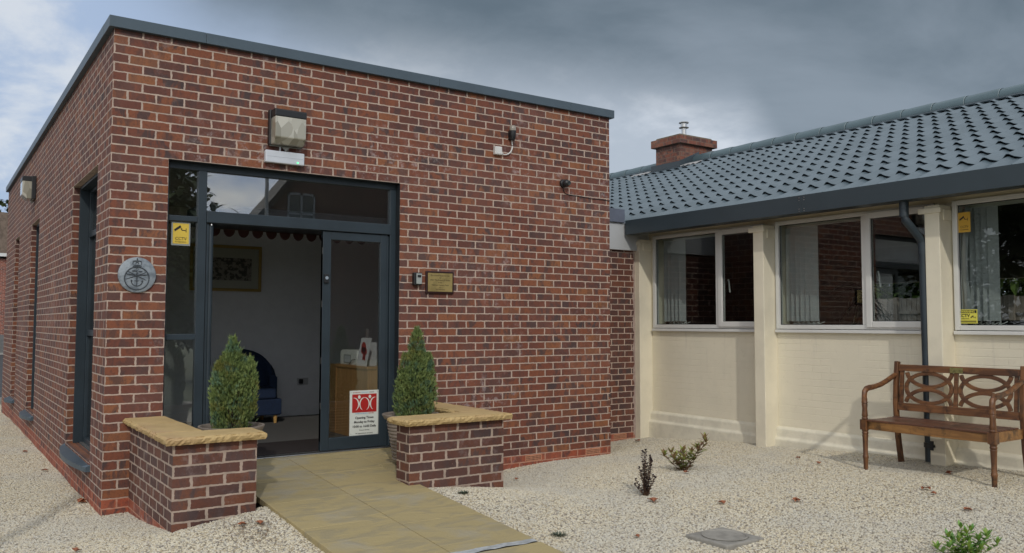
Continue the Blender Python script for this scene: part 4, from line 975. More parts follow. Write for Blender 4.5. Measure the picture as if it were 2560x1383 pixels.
# ================================================================== planters
m, t, b = new_mat('buff_sandstone')
c = mixc(t, smooth(t, noise(t, 5, 6, .65), .4, .64), (.52, .375, .175), (.45, .32, .145))
c = mixc(t, math_(t, 'MULTIPLY', smooth(t, noise(t, 2.2, 4), .48, .7), .7), c, (.44, .285, .155))
c = mixc(t, math_(t, 'MULTIPLY', smooth(t, noise(t, 70, 4, .7), .55, .72), .4), c, (.25, .17, .08))
setc(t, b.inputs['Base Color'], c); b.inputs['Roughness'].default_value = .85
bump(t, b, math_(t, 'ADD', noise(t, 18, 5), math_(t, 'MULTIPLY', noise(t, 90, 3), .3)), .5, .008)
MAT['cap_stone'] = m
def cap_stone(x0, x1, y0, y1, z0, z1, parent, rough):
    """stone slab with pitched (rough) outer edges; rough names the sides to break up: subset of 'xXyY'"""
    st_ = .018; mb = MB()
    nx = max(3, int((x1-x0)/st_)); ny = max(3, int((y1-y0)/st_)); zs = [z0, z0+(z1-z0)*.35, z0+(z1-z0)*.7, z1-.004]
    per = [(x0+(x1-x0)*i/nx, y0, 'y') for i in range(nx)]+[(x1, y0+(y1-y0)*i/ny, 'X') for i in range(ny)]+[(x1-(x1-x0)*i/nx, y1, 'Y') for i in range(nx)]+[(x0, y1-(y1-y0)*i/ny, 'x') for i in range(ny)]
    n = len(per); vs_ = []
    for li, z in enumerate(zs):
        for (x, y, s_) in per:
            j = random.uniform(-.006, .006)+[-.010, .001, .003, -.008][li] if s_ in rough else 0
            ox = (-1 if s_ == 'x' else 1 if s_ == 'X' else 0)*j; oy = (-1 if s_ == 'y' else 1 if s_ == 'Y' else 0)*j
            vs_.append((x+ox, y+oy, z+(random.uniform(-.003, .003) if s_ in rough and li not in (0,) else 0)))
    fs_ = [(l*n+i, l*n+(i+1) % n, (l+1)*n+(i+1) % n, (l+1)*n+i) for l in range(3) for i in range(n)]
    k = len(vs_)
    gx, gy = 6, 6
    cx_, cy_ = (x0+x1)/2, (y0+y1)/2
    for i in range(n):
        x, y, _ = per[i]; vs_.append((x+(cx_-x)*.06 if abs(x-cx_) > 0 else x, y+(cy_-y)*.06, z1+random.uniform(-.001, .0015)))
    fs_ += [(3*n+i, 3*n+(i+1) % n, k+(i+1) % n, k+i) for i in range(n)]+[tuple(range(k, k+n)), tuple(range(n))[::-1]]
    mb.add(vs_, fs_); return mb.build('coping_stone', MAT['cap_stone'], parent)
pa = thing('planter_wall', 'low L-shaped brick planter wall with sandstone coping left of the entrance path', 'wall', (.45, -1.2, .05), 'planter walls flanking the entrance')
mb = MB(); mb.prism([(.20, -.002), (.20, -1.44), (.765, -1.44), (.765, -1.225), (.415, -1.225), (.415, -.002)], 2, -.001, .585); mb.build('brickwork', MAT['brick_planter'], pa)
mb = MB(); mb.prism([(.20, -.002), (.20, -1.44), (.765, -1.44), (.765, -1.225), (.415, -1.225), (.415, -.002)], 2, -.4, -.0015); mb.build('base_course', MAT['plinth'], pa)
cap_stone(.145, .465, -.52, -.004, .586, .634, pa, 'xX'); cap_stone(.145, .465, -1.168, -.523, .586, .636, pa, 'xX'); cap_stone(.142, .815, -1.505, -1.172, .586, .636, pa, 'xyXY')
pb = thing('planter_wall', 'low L-shaped brick planter wall with sandstone coping right of the entrance path', 'wall', (2.5, -1.2, .05), 'planter walls flanking the entrance')
mb = MB(); pf = [(2.005, -1.375), (2.91, -1.375), (2.91, -.002), (2.695, -.002), (2.695, -1.16), (2.005, -1.16)]
mb.prism(pf, 2, -.001, .585); mb.build('brickwork', MAT['brick_planter'], pb)
mb = MB(); mb.prism(pf, 2, -.4, -.0015); mb.build('base_course', MAT['plinth'], pb)
cap_stone(2.645, 2.955, -.50, -.004, .586, .634, pb, 'xX'); cap_stone(2.645, 2.955, -1.107, -.503, .586, .636, pb, 'xX'); cap_stone(1.945, 2.96, -1.44, -1.11, .586, .636, pb, 'xyXY')

# ================================================================== pots and conifers
MAT['pot'] = plain('taupe_plastic_pot', (.27, .225, .19), .55, var=.15, scale=6, bmp=.1)
MAT['compost'] = plain('compost', (.03, .022, .016), .95, bmp=.8, bscale=60)
m, t, b = new_mat('conifer_foliage')
g_ = N(t, 'ShaderNodeNewGeometry'); isl = g_.outputs['Random Per Island']
c = mixc(t, isl, (.10, .155, .045), (.21, .27, .085))
c = mixc(t, smooth(t, noise(t, 7, 3), .50, .64), c, (.17, .18, .045)); c = mixc(t, math_(t, 'MULTIPLY', smooth(t, noise(t, 11, 3), .5, .66), .8), c, (.085, .17, .11))
setc(t, b.inputs['Base Color'], c); b.inputs['Roughness'].default_value = .7
b.inputs['Subsurface Weight'].default_value = 0.0
MAT['conifer'] = m
MAT['bark'] = plain('brown_bark', (.09, .06, .04), .9, var=.3, scale=30)
def conifer(x, y, zb, label, hgt, rmax, seed, lobes, potr=.20, poth=.40, zpot=.2, tx=0):
    rng = random.Random(seed)
    pt = thing('plant_pot', label[0], 'plant pot', (x, y, zpot), 'ribbed pots beside the entrance')
    mb = MB(); pr_ = [(potr*.62, zpot+.001)]; nr = 12
    for i in range(nr):
        z = zpot+poth*.86*i/nr; rr = potr*(.64+.25*i/nr)
        pr_ += [(rr, z+.004), (rr+.008, z+.010), (rr+.009, z+.020), (rr+.001, z+.026)]
    pr_ += [(potr*.92, zpot+poth*.88), (potr*.99, zpot+poth*.90), (potr*1.03, zpot+poth*.94), (potr*1.07, zpot+poth*.975), (potr*1.07, zpot+poth), (potr*.99, zpot+poth*1.003), (potr*.95, zpot+poth*.98), (potr*.90, zpot+poth*.9)]
    mb.lathe(pr_, (x, y, 0), 40, caps=False); mb.build('pot', MAT['pot'], pt, smooth=True)
    mb = MB(); mb.lathe([(.001, zpot+poth*.93), (potr*.93, zpot+poth*.93)], (x, y, 0), 30, caps=False); mb.build('compost', MAT['compost'], pt)
    x = x+tx
    tr = thing('conifer', label[1], 'shrub', (x, y, zb), 'clipped conifers in pots')
    mb = MB(); mb.tube([(x, y, zpot+poth*.9), (x+.01, y, zb+hgt*.4), (x, y, zb+hgt*.85)], .014, 7, scale=[1, .8, .2])
    for k in range(26):
        a = rng.uniform(0, 6.28); z = zb+rng.uniform(.0, .6)*hgt; q = rng.uniform(.4, .8)*rmax
        mb.tube([(x, y, z), (x+q*.5*math.cos(a), y+q*.5*math.sin(a), z+q*.6), (x+q*math.cos(a)*.8, y+q*math.sin(a)*.8, z+q*1.5)], .005, 4, scale=[1, .7, .3])
    mb.build('branch', MAT['bark'], tr)
    mb = MB()
    for k in range(11500):
        lb = rng.choice(lobes); (lx, ly, lz0, lz1, lr) = lb
        q = rng.random(); z = lz0+(lz1-lz0)*q
        prof_ = (.80+.20*math.sin(q/.35*math.pi/2)) if q < .35 else max(0.0, 1-((q-.35)/.65)**2.8)**.8
        rr = lr*max(.02, prof_)*(rng.uniform(.45, 1.0)**.45)*rng.choice((1, 1, 1, 1, 1.05, 1.10))
        a = rng.uniform(0, 6.28)
        rr *= 1+.14*math.sin(5*a+z*14+lx*9)+.08*math.sin(9*a-z*31)
        p = Vector((x+lx*hgt+rr*math.cos(a), y+ly*hgt+rr*math.sin(a), zb+hgt*z))
        d_ = Vector((math.cos(a)*.55, math.sin(a)*.55, 1.0+rng.uniform(-.3, .5)))+Vector((rng.uniform(-.35, .35), rng.uniform(-.35, .35), 0)); d_.normalize()
        s_ = d_.cross(Vector((rng.uniform(-1, 1), rng.uniform(-1, 1), rng.uniform(-.3, .3)))); s_.normalize()
        L = rng.uniform(.022, .050)*(1.5 if rng.random() < .06 else 1); w_ = rng.uniform(.0018, .0038)
        # a feathery spray: spine blade with two side blades
        o = len(mb.v); n_ = d_.cross(s_)
        mb.v += [tuple(p-s_*w_*.4), tuple(p+s_*w_*.4), tuple(p+d_*L*.6+s_*w_), tuple(p+d_*L), tuple(p+d_*L*.6-s_*w_),
                 tuple(p+d_*L*.25+s_*w_*2.6+d_*L*.3), tuple(p+d_*L*.25-s_*w_*2.6+d_*L*.3), tuple(p+d_*L*.45+n_*w_*2.4)]
        mb.f += [(o, o+1, o+2, o+3, o+4), (o, o+5, o+2), (o+1, o+6, o+4), (o, o+1, o+7)]
    mb.build('foliage', MAT['conifer'], tr)
conifer(.735, -.93, .56, ('ribbed taupe pot behind the left planter wall', 'bushy egg-shaped conifer in the pot left of the entrance'), .67, .165, 3,
        [(0, 0, .0, .80, .138), (0, 0, .0, .78, .142), (0, 0, .0, .84, .130), (0, 0, .1, .90, .11), (.0, 0, .3, 1.0, .080), (.0, .0, .55, 1.07, .050), (.17, -.10, .2, .84, .045), (-.15, .0, .2, .80, .05), (.10, 0, .3, .86, .065), (-.08, 0, .3, .90, .06)], potr=.225, poth=.43)
conifer(2.365, -.72, .56, ('ribbed taupe pot standing by the right planter wall', 'narrow upright conifer with a tall tip in the pot right of the entrance'), .76, .15, 11,
        [(0, 0, .0, .60, .165), (0, 0, .0, .58, .17), (-.02, 0, .0, .66, .155), (.02, 0, .1, .78, .11), (.02, .0, .25, 1.0, .075), (.02, .0, .35, 1.04, .065), (-.13, .0, .15, .74, .050), (.17, .0, .2, .74, .050), (.10, 0, .1, .76, .075)], potr=.235, poth=.405, tx=.04)

# ================================================================== bench (front faces -x, runs along y)
BX, BY, BZ = 6.065, -3.455, .100
be = thing('wooden_bench', 'two-seat hardwood bench with looped oval back and brass plate against the cream wall', 'bench', (BX, BY, BZ))
hw = .560
def P3(d_, s_, z): return (BX+d_, BY-s_, BZ+z)      # d: depth (+ to the wall), s: sideways (+ to the right of the picture), z: height
# front legs with turned posts, carrying the arms
for sgn in (-1, 1):
    c0 = P3(-.24, sgn*hw, 0)
    mb = MB(); pf = [(.017, 0), (.019, .01), (.022, .09), (.026, .105), (.024, .115), (.021, .125), (.0215, .20), (.025, .285), (.027, .30), (.023, .306), (.027, .314), (.029, .322), (.024, .332), (.030, .345), (.030, .352)]
    mb.lathe([(r_, BZ-.03*(i == 0)+z) for i, (r_, z) in enumerate(pf)], (c0[0], c0[1], 0), 16)
    mb.box(c0[0]-.031, c0[0]+.031, c0[1]-.031, c0[1]+.031, BZ+.350, BZ+.440)
    mb.lathe([(.024, BZ+.44), (.028, BZ+.452), (.022, BZ+.462), (.027, BZ+.475), (.024, BZ+.50), (.022, BZ+.54), (.026, BZ+.575), (.023, BZ+.583), (.028, BZ+.592), (.025, BZ+.602), (.025, BZ+.63)], (c0[0], c0[1], 0), 16)
    mb.build('leg', MAT['teak_leg'], be, smooth=True)
    a = [P3(-.24, sgn*hw, .60), P3(-.242, sgn*hw, .65), P3(-.235, sgn*hw, .69), P3(-.205, sgn*hw, .715), P3(-.16, sgn*hw, .722), P3(-.08, sgn*hw, .728), P3(.02, sgn*hw, .745), P3(.12, sgn*hw, .775), P3(.20, sgn*hw, .805), P3(.262, sgn*hw, .825)]
    mb = MB(); mb.sweep(a, [(.024*math.cos(q*math.pi/5), .020*math.sin(q*math.pi/5)) for q in range(10)], up=(0, 1, 0), scale=[1.05, 1.1, 1.15, 1.15, 1.1, 1, 1, 1, 1, 1]); mb.build('armrest', MAT['teak'], be, smooth=True)
    # rear leg and back post, splayed
    a = [P3(.335, sgn*hw, -.02), P3(.315, sgn*hw, .08), P3(.285, sgn*hw, .25), P3(.268, sgn*hw, .42), P3(.262, sgn*hw, .56), P3(.275, sgn*hw, .75), P3(.300, sgn*hw, .93), P3(.303, sgn*hw, .95)]
    mb = MB(); mb.sweep(a, [(-.024, -.020), (.024, -.020), (.024, .020), (-.024, .020)], up=(0, 1, 0)); mb.build('leg', MAT['teak_leg'], be, bevel=.006)
    mb = MB(); mb.box(BX-.21, BX+.25, BY-sgn*(hw-.012)-.013, BY-sgn*(hw-.012)+.013, BZ+.352, BZ+.432); mb.build('side_rail', MAT['teak_rail'], be, bevel=.003)
mb = MB(); n = 16; outer = []; inner = []
for i in range(n+1):
    q = -1+2*i/n; y = BY-q*(hw-.032); bow = .022*(1-q*q)
    outer.append((BX-.243-bow, y)); inner.append((BX-.220-bow, y))
mb.prism(outer+inner[::-1], 2, BZ+.355, BZ+.428); mb.build('front_rail', MAT['teak_rail'], be, bevel=.003)
mb = MB()
for k in range(6):
    d0 = -.262+k*.084; d1 = d0+.070; sag = .006*math.sin(math.pi*(k+.5)/6)
    mb.box(BX+d0, BX+d1, BY-(hw-.02), BY+(hw-.02), BZ+.4285-sag, BZ+.446-sag)
for s_ in (-1, 1):
    mb.box(BX-.262, BX-.262+.05, 0, 0, 0, 0) if False else None
mb.build('seat', MAT['teak_seat'], be, bevel=.004)
mb = MB(); mb.box(BX+.235, BX+.258, BY-(hw-.03), BY+(hw-.03), BZ+.355, BZ+.427); mb.build('rear_rail', MAT['teak_rail'], be, bevel=.003)
# back frame: plane leans from d=.262 (z .56) to d=.30 (z .93)
def bd_(z): return .262+(z-.56)*.103
def bp(s_, z, off=0): return P3(bd_(z)+off, s_, z)
bk = MB()
def beam(s0, z0, s1, z1, wv, th=.026):
    bk.sweep([bp(s0, z0), bp(s1, z1)], [(-wv/2, -th/2), (wv/2, -th/2), (wv/2, th/2), (-wv/2, th/2)], up=(1, 0, .103))
def beam2(s0, s1, zc, hh, th):
    vs_ = []
    for s_ in (s0, s1):
        for (o, z) in ((-th/2, zc-hh/2), (th/2, zc-hh/2), (th/2, zc+hh/2), (-th/2, zc+hh/2)): vs_.append(bp(s_, z, o))
    bk.add(vs_, [(0, 1, 2, 3), (7, 6, 5, 4), (0, 4, 5, 1), (1, 5, 6, 2), (2, 6, 7, 3), (3, 7, 4, 0)])
beam2(-hw+.022, hw-.022, .893, .060, .036); beam2(-hw+.022, hw-.022, .535, .068, .030)
for s0 in (-hw+.052, hw-.052, 0):
    vs_ = []
    for z in (.567, .865):
        for (ds_, o) in ((-.017, -.012), (.017, -.012), (.017, .012), (-.017, .012)): vs_.append(bp(s0+ds_, z, o))
    bk.add(vs_, [(3, 2, 1, 0), (4, 5, 6, 7), (0, 1, 5, 4), (1, 2, 6, 5), (2, 3, 7, 6), (3, 0, 4, 7)])
def band(pts, wv=.033, th=.022, off=0, close=False):
    """flat strip following (s,z) points in the back plane"""
    n = len(pts); vs_ = []
    for i, (s_, z) in enumerate(pts):
        a_ = pts[(i+1) % n] if close else pts[min(i+1, n-1)]; b_ = pts[i-1] if (close or i) else pts[0]
        tx, tz = a_[0]-b_[0], a_[1]-b_[1]; l = math.hypot(tx, tz) or 1; nx, nz = -tz/l*wv/2, tx/l*wv/2
        for sg_, o in ((1, -th/2), (1, th/2), (-1, th/2), (-1, -th/2)): vs_.append(bp(s_+sg_*nx, z+sg_*nz, o+off))
    m_ = n if close else n-1
    bk.add(vs_, [(i*4+k, i*4+(k+1) % 4, ((i+1) % n)*4+(k+1) % 4, ((i+1) % n)*4+k) for i in range(m_) for k in range(4)])
for sc in (-.251, .251):
    zc = .716; rx, rz = .212, .134
    band([(sc+rx*math.cos(2*math.pi*i/40), zc+rz*math.sin(2*math.pi*i/40)) for i in range(40)], close=True)
    for sg_ in (1, -1):
        # arc dipping from the top corners to the middle, and its mirror rising from the bottom corners
        band([(sc+.212*math.cos(R(a)), zc+sg_*(.155-.143*math.sin(R(a)))) for a in range(4, 177, 6)], off=.001)
bk.build('backrest', MAT['teak'], be, bevel=.003)
mb = MB(); vs_ = []
for s_, z in ((-.05, .868), (.065, .868), (.065, .914), (-.05, .914)): vs_ += [bp(s_, z, -.0185), bp(s_, z, -.0215)]
mb.add(vs_, [(1, 3, 5, 7), (6, 4, 2, 0), (0, 1, 7, 6), (0, 2, 3, 1), (2, 4, 5, 3), (4, 6, 7, 5)]); mb.build('brass_plate', plain('tarnished_brass', (.33, .30, .12), .4, .7, var=.4, scale=40), be)

# ================================================================== small things on the gravel
MAT['mh'] = plain('worn_concrete', (.30, .285, .255), .85, var=.25, scale=9, bmp=.5, bscale=50)
mz = gz(3.26, -3.5)+.014
mh = thing('drain_cover', 'square concrete drain cover with a round recessed lid in the gravel', 'drain cover', (3.26, -3.5, mz))
mb = MB(); mb.box(3.075, 3.445, -3.685, -3.320, mz-.05, mz+.010); mb.build('frame', MAT['mh'], mh, bevel=.010)
mb = MB(); mb.lathe([(.150, mz+.0105), (.154, mz+.016), (.150, mz+.019), (.139, mz+.018), (.134, mz+.0125), (.118, mz+.0125), (.001, mz+.014)], (3.26, -3.503, 0), 48, caps=False); mb.build('lid', MAT['mh'], mh, smooth=True)
def leafmat(name, c1, c2, c3=None):
    m, t, b = new_mat(name); g_ = N(t, 'ShaderNodeNewGeometry')
    c = mixc(t, g_.outputs['Random Per Island'], c1, c2)
    if c3: c = mixc(t, smooth(t, noise(t, 16, 3), .45, .6), c, c3)
    setc(t, b.inputs['Base Color'], c); b.inputs['Roughness'].default_value = .5; return m
def leaf(mb, p, d_, L, w_, up=Vector((0, 0, 1)), fold=.25, curl=.2):
    d_ = d_.normalized(); s_ = d_.cross(up)
    if s_.length < .05: s_ = d_.cross(Vector((1, 0, 0)))
    s_.normalize(); n_ = s_.cross(d_)
    o = len(mb.v); mid = [(0, 0), (.3, 0), (.65, 0), (1, 0)]
    c_ = [p, p+d_*L*.33-n_*curl*L*.05, p+d_*L*.68-n_*curl*L*.18, p+d_*L-n_*curl*L*.45]
    l_ = [c_[1]+s_*w_*.5+n_*fold*w_*.4, c_[2]+s_*w_*.42+n_*fold*w_*.35]; r_ = [c_[1]-s_*w_*.5+n_*fold*w_*.4, c_[2]-s_*w_*.42+n_*fold*w_*.35]
    mb.v += [tuple(q) for q in c_+l_+r_]
    mb.f += [(o, o+1, o+4), (o+1, o+2, o+5, o+4), (o+2, o+3, o+5), (o, o+6, o+1), (o+1, o+6, o+7, o+2), (o+2, o+7, o+3)]
def shrub(x, y, name, label, cat, stems, leaf_l, leaf_w, mat, stem_mat, seed, dens=.018, pair=2, spread=.9):
    rng = random.Random(seed); z = gz(x, y)-.005
    t0 = thing(name, label, cat, (x, y, z))
    sm = MB(); lf = MB()
    for (dx_, dy_, h_) in stems:
        p0 = Vector((x+dx_*.15, y+dy_*.15, z)); p1 = Vector((x+dx_, y+dy_, z+h_)); n_ = 7
        pts = [p0.lerp(p1, i/n_)+Vector((rng.uniform(-.006, .006), rng.uniform(-.006, .006), .12*h_*math.sin(math.pi*i/n_)*.4)) for i in range(n_+1)]
        sm.tube(pts, .0035, 5, scale=[1-.08*i for i in range(n_+1)])
        k = 0; L = (p1-p0).length; s_ = L*.12
        while s_ < L:
            q = s_/L; i = min(int(q*n_), n_-1); p = pts[i].lerp(pts[i+1], q*n_-i)
            for j in range(pair):
                a = k*1.57+j*math.pi*2/pair+rng.uniform(-.4, .4)
                d_ = Vector((math.cos(a)*spread, math.sin(a)*spread, rng.uniform(.15, .7)))
                sc = rng.uniform(.75, 1.1)*(1-.35*abs(q-.6))
                leaf(lf, p, d_, leaf_l*sc, leaf_w*sc, curl=rng.uniform(0, .5))
            k += 1; s_ += dens
        for j in range(4):
            a = j*1.57+rng.random(); leaf(lf, p1, Vector((math.cos(a)*.5, math.sin(a)*.5, .9)), leaf_l*.8, leaf_w*.8)
    sm.build('stem', stem_mat, t0); lf.build('foliage', mat, t0); return t0
MAT['stem'] = plain('plant_stem', (.10, .05, .025), .7)
MAT['green_stem'] = plain('green_stem', (.10, .16, .04), .7)
rng = random.Random(4)
st_ = []
for k in range(22):
    hh_ = .07+.30*(k/21)**1.1; o_ = .105*(1-hh_/.41)**.65; aa_ = rng.uniform(0, 6.28); st_.append((o_*math.cos(aa_), o_*math.sin(aa_), hh_))
shrub(3.66, -2.33, 'dark_shrub', 'small upright shrub with blackish purple leaves in the gravel', 'shrub', st_, .028, .019, leafmat('blackish_leaf', (.025, .013, .016), (.055, .028, .032)), MAT['stem'], 5, dens=.017, pair=2)
shrub(4.70, -1.74, 'young_shrub', 'low shrub with yellow-green tips and reddish lower leaves near the cream wall', 'shrub',
      [(.18, -.12, .26), (.12, -.08, .20), (.03, .02, .15), (-.08, .08, .16), (-.13, .12, .14), (.09, -.02, .16), (-.04, -.05, .12), (.05, .08, .12), (-.10, .02, .12), (.15, -.13, .30), (.0, .0, .18), (-.06, .04, .13)], .098, .034,
      leafmat('bronze_green_leaf', (.17, .085, .05), (.25, .17, .065), (.26, .34, .07)), MAT['stem'], 8, dens=.036, pair=2)
shrub(3.93, -4.75, 'green_shrub', 'bright green leafy young shrub at the lower right edge of the gravel', 'shrub',
      [(.05, -.02, .19), (-.08, .05, .16), (.10, -.09, .17), (-.02, .01, .15), (.02, .08, .12), (-.13, .09, .09), (.13, -.02, .12), (-.06, -.06, .12), (.0, -.1, .11), (.15, -.12, .12), (-.12, .02, .11), (.03, .03, .2), (-.04, -.04, .19), (.08, -.05, .14), (-.09, -.02, .15), (.16, -.06, .15)], .072, .026,
      leafmat('fresh_green_leaf', (.10, .24, .045), (.17, .34, .07), (.19, .28, .04)), MAT['green_stem'], 12, dens=.026, pair=2)
def tuft(x, y, label, seed, r_, mat):
    rng = random.Random(seed); z = gz(x, y); t0 = thing('weed_tuft', label, 'weed', (x, y, z), 'tiny tufts by the path edge'); lf = MB()
    for k in range(150):
        a = rng.uniform(0, 6.28); q = rng.random()**.7*r_; p = Vector((x+q*math.cos(a), y+q*math.sin(a), z+.004))
        leaf(lf, p, Vector((math.cos(a)*.6, math.sin(a)*.6, rng.uniform(.3, 1))), rng.uniform(.012, .03), .006)
    lf.build('foliage', mat, t0)
gm = leafmat('grey_green_leaf', (.05, .075, .045), (.09, .11, .075))
tuft(2.30, -1.72, 'tiny grey-green tuft in the gravel close to the path, beside the planter', 2, .035, gm)
tuft(2.37, -2.84, 'grey-green tuft in the gravel by the path near the drain cover', 3, .05, gm)
# fallen leaves
MAT['dead'] = plain('dead_leaf', (.36, .13, .06), .7, var=.35, scale=40)
spots = [(3.518, -2.567, 'below the blackish shrub', 1.35), (3.86, -2.97, 'behind the drain cover', 1.0), (4.386, -3.262, 'midway between drain cover and bench', 1.15), (5.36, -3.714, 'in front of the bench', 1.1),
         (5.242, -3.86, 'in front of the bench', .8), (4.999, -4.199, 'at the right edge before the bench', 1.0), (5.843, -2.18, 'left of the bench', .8), (5.70, -2.50, 'left of the bench', .85), (4.60, -1.90, 'at the foot of the reddish shrub', .9),
         (2.78, -3.18, 'between path and drain cover', .7), (6.05, -3.50, 'under the bench', 1.0), (6.15, .467, 'where brick meets cream wall', 1.2), (3.497, -.724, 'by the right planter wall', .8), 
         (-.15, 2.6, 'along the side wall', 1.1), (-.14, 4.2, 'along the side wall', 1.0), (.02-.1, .62, 'by the first side window', 1.3), (.60, -1.75, 'beside the left planter wall', 1.0), (.68, -1.80, 'beside the left planter wall', 1.0), (-.35, -1.3, 'bottom left of the gravel', .9)]
rng = random.Random(21)
for k, (x, y, where, sc) in enumerate(spots):
    z = gz(x, y)+.016; lf = MB()
    a = rng.uniform(0, 6.28)
    shade = ['dull brown', 'reddish brown', 'curled brown', 'rusty', 'dark brown', 'orange brown'][k % 6]
    for j in range(3):
        aa = a+(j-1)*.5; leaf(lf, Vector((x, y, z)), Vector((math.cos(aa), math.sin(aa), rng.uniform(.1, .5))), .058*sc, .038*sc, fold=.7, curl=.5)
    o = lf.build('fallen_leaf', MAT['dead']); tag(o, f'{shade} dry leaf fallen on the gravel {where}', 'leaf', 'fallen leaves on the gravel')
# dry moss / plant litter by the left of the path
lf = MB()
for k in range(260):
    q = rng.gauss(0, 1); x = .62+rng.gauss(0, .085); y = -1.86+rng.gauss(0, .14)
    if x > .83: continue
    leaf(lf, Vector((x, y, gz(x, y)+.010)), Vector((rng.uniform(-1, 1), rng.uniform(-1, 1), rng.uniform(0, .3))), rng.uniform(.012, .03), .006, fold=.4)
o = lf.build('plant_litter', leafmat('dry_litter', (.20, .10, .05), (.10, .055, .03))); o['kind'] = 'stuff'

# ================================================================== inside the entrance
MAT['navy'] = plain('navy_fabric', (.008, .022, .062), .85, var=.2, scale=30)
ac = thing('tub_chair', 'dark blue fabric tub armchair with wooden feet against the back wall inside the entrance', 'chair', (2.02, 2.86, .21))
mb = MB(); oo = []; ii = []
n = 22
for i in range(n+1):
    a = math.pi*(-.12+1.24*i/n); oo.append((2.02+.36*math.cos(a), 2.84+.33*math.sin(a))); ii.append((2.02+.27*math.cos(a), 2.84+.24*math.sin(a)))
vs_ = []
for i in range(n+1):
    hgt_ = .78+.30*math.sin(math.pi*min(1, max(0, (i/n*1.24-.12))))**.7
    (x, y), (xi, yi) = oo[i], ii[i]
    vs_ += [(x, y, .33), (x+.012*(x-2.02), y+.01, hgt_-.04), ((x+xi)/2, (y+yi)/2, hgt_), (xi, yi, hgt_-.03), (xi, yi, .33)]
fs_ = [(i*5+k, i*5+k+1, i*5+k+6, i*5+k+5) for i in range(n) for k in range(4)]+[(0, 1, 2, 3, 4), tuple(n*5+k for k in range(5))[::-1]]
mb.add(vs_, fs_); mb.build('shell', MAT['navy'], ac, smooth=True)
mb = MB(); mb.box(1.76, 2.28, 2.50, 3.03, .50, .63); mb.build('seat_cushion', MAT['navy'], ac, bevel=.03, seg=3)
mb = MB(); mb.box(1.69, 2.35, 2.52, 3.05, .31, .50); mb.build('base', MAT['navy'], ac, bevel=.015)
for xx, yy in ((1.74, 2.58), (2.29, 2.58), (1.76, 3.0), (2.27, 3.0)):
    mb = MB(); mb.lathe([(.018, .209), (.026, .315)], (xx, yy, 0), 12); mb.build('leg', plain('beech', (.50, .30, .10), .45), ac, smooth=True)
pc = thing('framed_picture', 'gilt framed landscape picture hanging on the back wall inside the entrance', 'picture', (1.87, 3.24, 2.08))
mb = MB(); 
for x0, x1, z0, z1 in ((1.43, 2.305, 1.795, 1.83), (1.43, 2.305, 2.332, 2.367), (1.43, 1.465, 1.83, 2.332), (2.27, 2.305, 1.83, 2.332)): mb.box(x0, x1, 3.215, 3.2495, z0, z1)
mb.build('frame', plain('dull_gilt', (.42, .28, .08), .4, .3), pc, bevel=.006)
mb = MB(); mb.box(1.466, 2.269, 3.235, 3.249, 1.831, 2.331); mb.build('mount', plain('mount_card', (.42, .42, .35), .8), pc)
mb = MB(); mb.box(1.55, 2.18, 3.232, 3.2349, 1.93, 2.21); mb.build('print', plain('faded_print', (.28, .26, .22), .8, var=.75, scale=28, lo=.45, hi=.55), pc)
sk = thing('wall_socket', 'double wall socket with a black plug low on the back wall', 'socket', (2.86, 3.24, .64))
mb = MB(); mb.box(2.80, 2.95, 3.235, 3.2495, .60, .69); mb.build('plate', plain('socket_white', (.5, .5, .5), .4), sk, bevel=.004)
mb = MB(); mb.box(2.815, 2.865, 3.19, 3.2345, .615, .675); mb.build('plug', MAT['black'], sk, bevel=.006)
dk = thing('reception_desk', 'oak veneer reception desk just behind the sliding door glass', 'desk', (2.9, 1.0, .209))
mb = MB(); mb.box(2.52, 2.56, .505, 1.30, .209, .93); mb.box(2.56, 3.4, .505, .53, .209, .93); mb.build('panel', MAT['oak'], dk, bevel=.002)
mb = MB(); mb.box(2.505, 3.42, .49, 1.34, .9305, .958); mb.build('desk_top', MAT['oak'], dk, bevel=.003)
mb = MB(); mb.box(2.512, 2.55, 1.302, 1.46, .209, .955); mb.build('end_panel', MAT['oak'], dk, bevel=.002)
pn_ = thing('label_printer', 'small white desk printer with a cable, on the reception desk', 'printer', (2.66, 1.02, .958))
mb = MB(); mb.prism([(.83, .9585), (1.26, .9585), (1.26, 1.09), (1.22, 1.115), (.83, 1.115)], 0, 2.545, 2.78); mb.build('body', plain('printer_white', (.85, .86, .82), .4), pn_, bevel=.006)
mb = MB(); mb.box(2.541, 2.5445, .98, 1.16, .975, 1.065); mb.build('front_panel', plain('printer_grey', (.30, .31, .30), .4), pn_)
mb = MB()
for q in range(6): mb.box(2.538, 2.541, 1.0+q*.025, 1.008+q*.025, .985, 1.055)
mb.build('vent', MAT['grey_plastic'], pn_)
mb = MB(); mb.tube([(2.54, .86, 1.02), (2.525, .90, 1.015), (2.53, 1.0, .965)], .004, 6); mb.build('cable', MAT['black'], pn_)
def poppy(t0, cx_, cy_, cz_, s_, nx_):
    mb = MB()
    for (a, b_, rr) in ((0, .25, .33), (-.18, .05, .22), (.2, .02, .24), (.05, -.25, .2), (-.1, -.42, .12), (.12, -.45, .1)):
        pts = [(cy_-(a*s_+rr*s_*math.cos(q*math.pi/6)), cz_+b_*s_+rr*s_*math.sin(q*math.pi/6)) for q in range(12)]
        mb.prism(pts, 0, cx_-.001, cx_-.0003)
    mb.build('red_artwork', plain('poster_red', (.50, .035, .02), .5), t0)
lf1 = thing('leaflet_stand', 'white leaflet box with red artwork leaning on the desk behind the door glass', 'leaflet holder', (2.53, .72, .958))
mb = MB(); mb.prism([(.58, .9585), (.82, .9585), (.70, 1.25), (.46, 1.25)], 0, 2.536, 2.540); mb.build('card', plain('card_white', (.88, .88, .90), .5), lf1); poppy(lf1, 2.536, .64, 1.11, .17, 0)
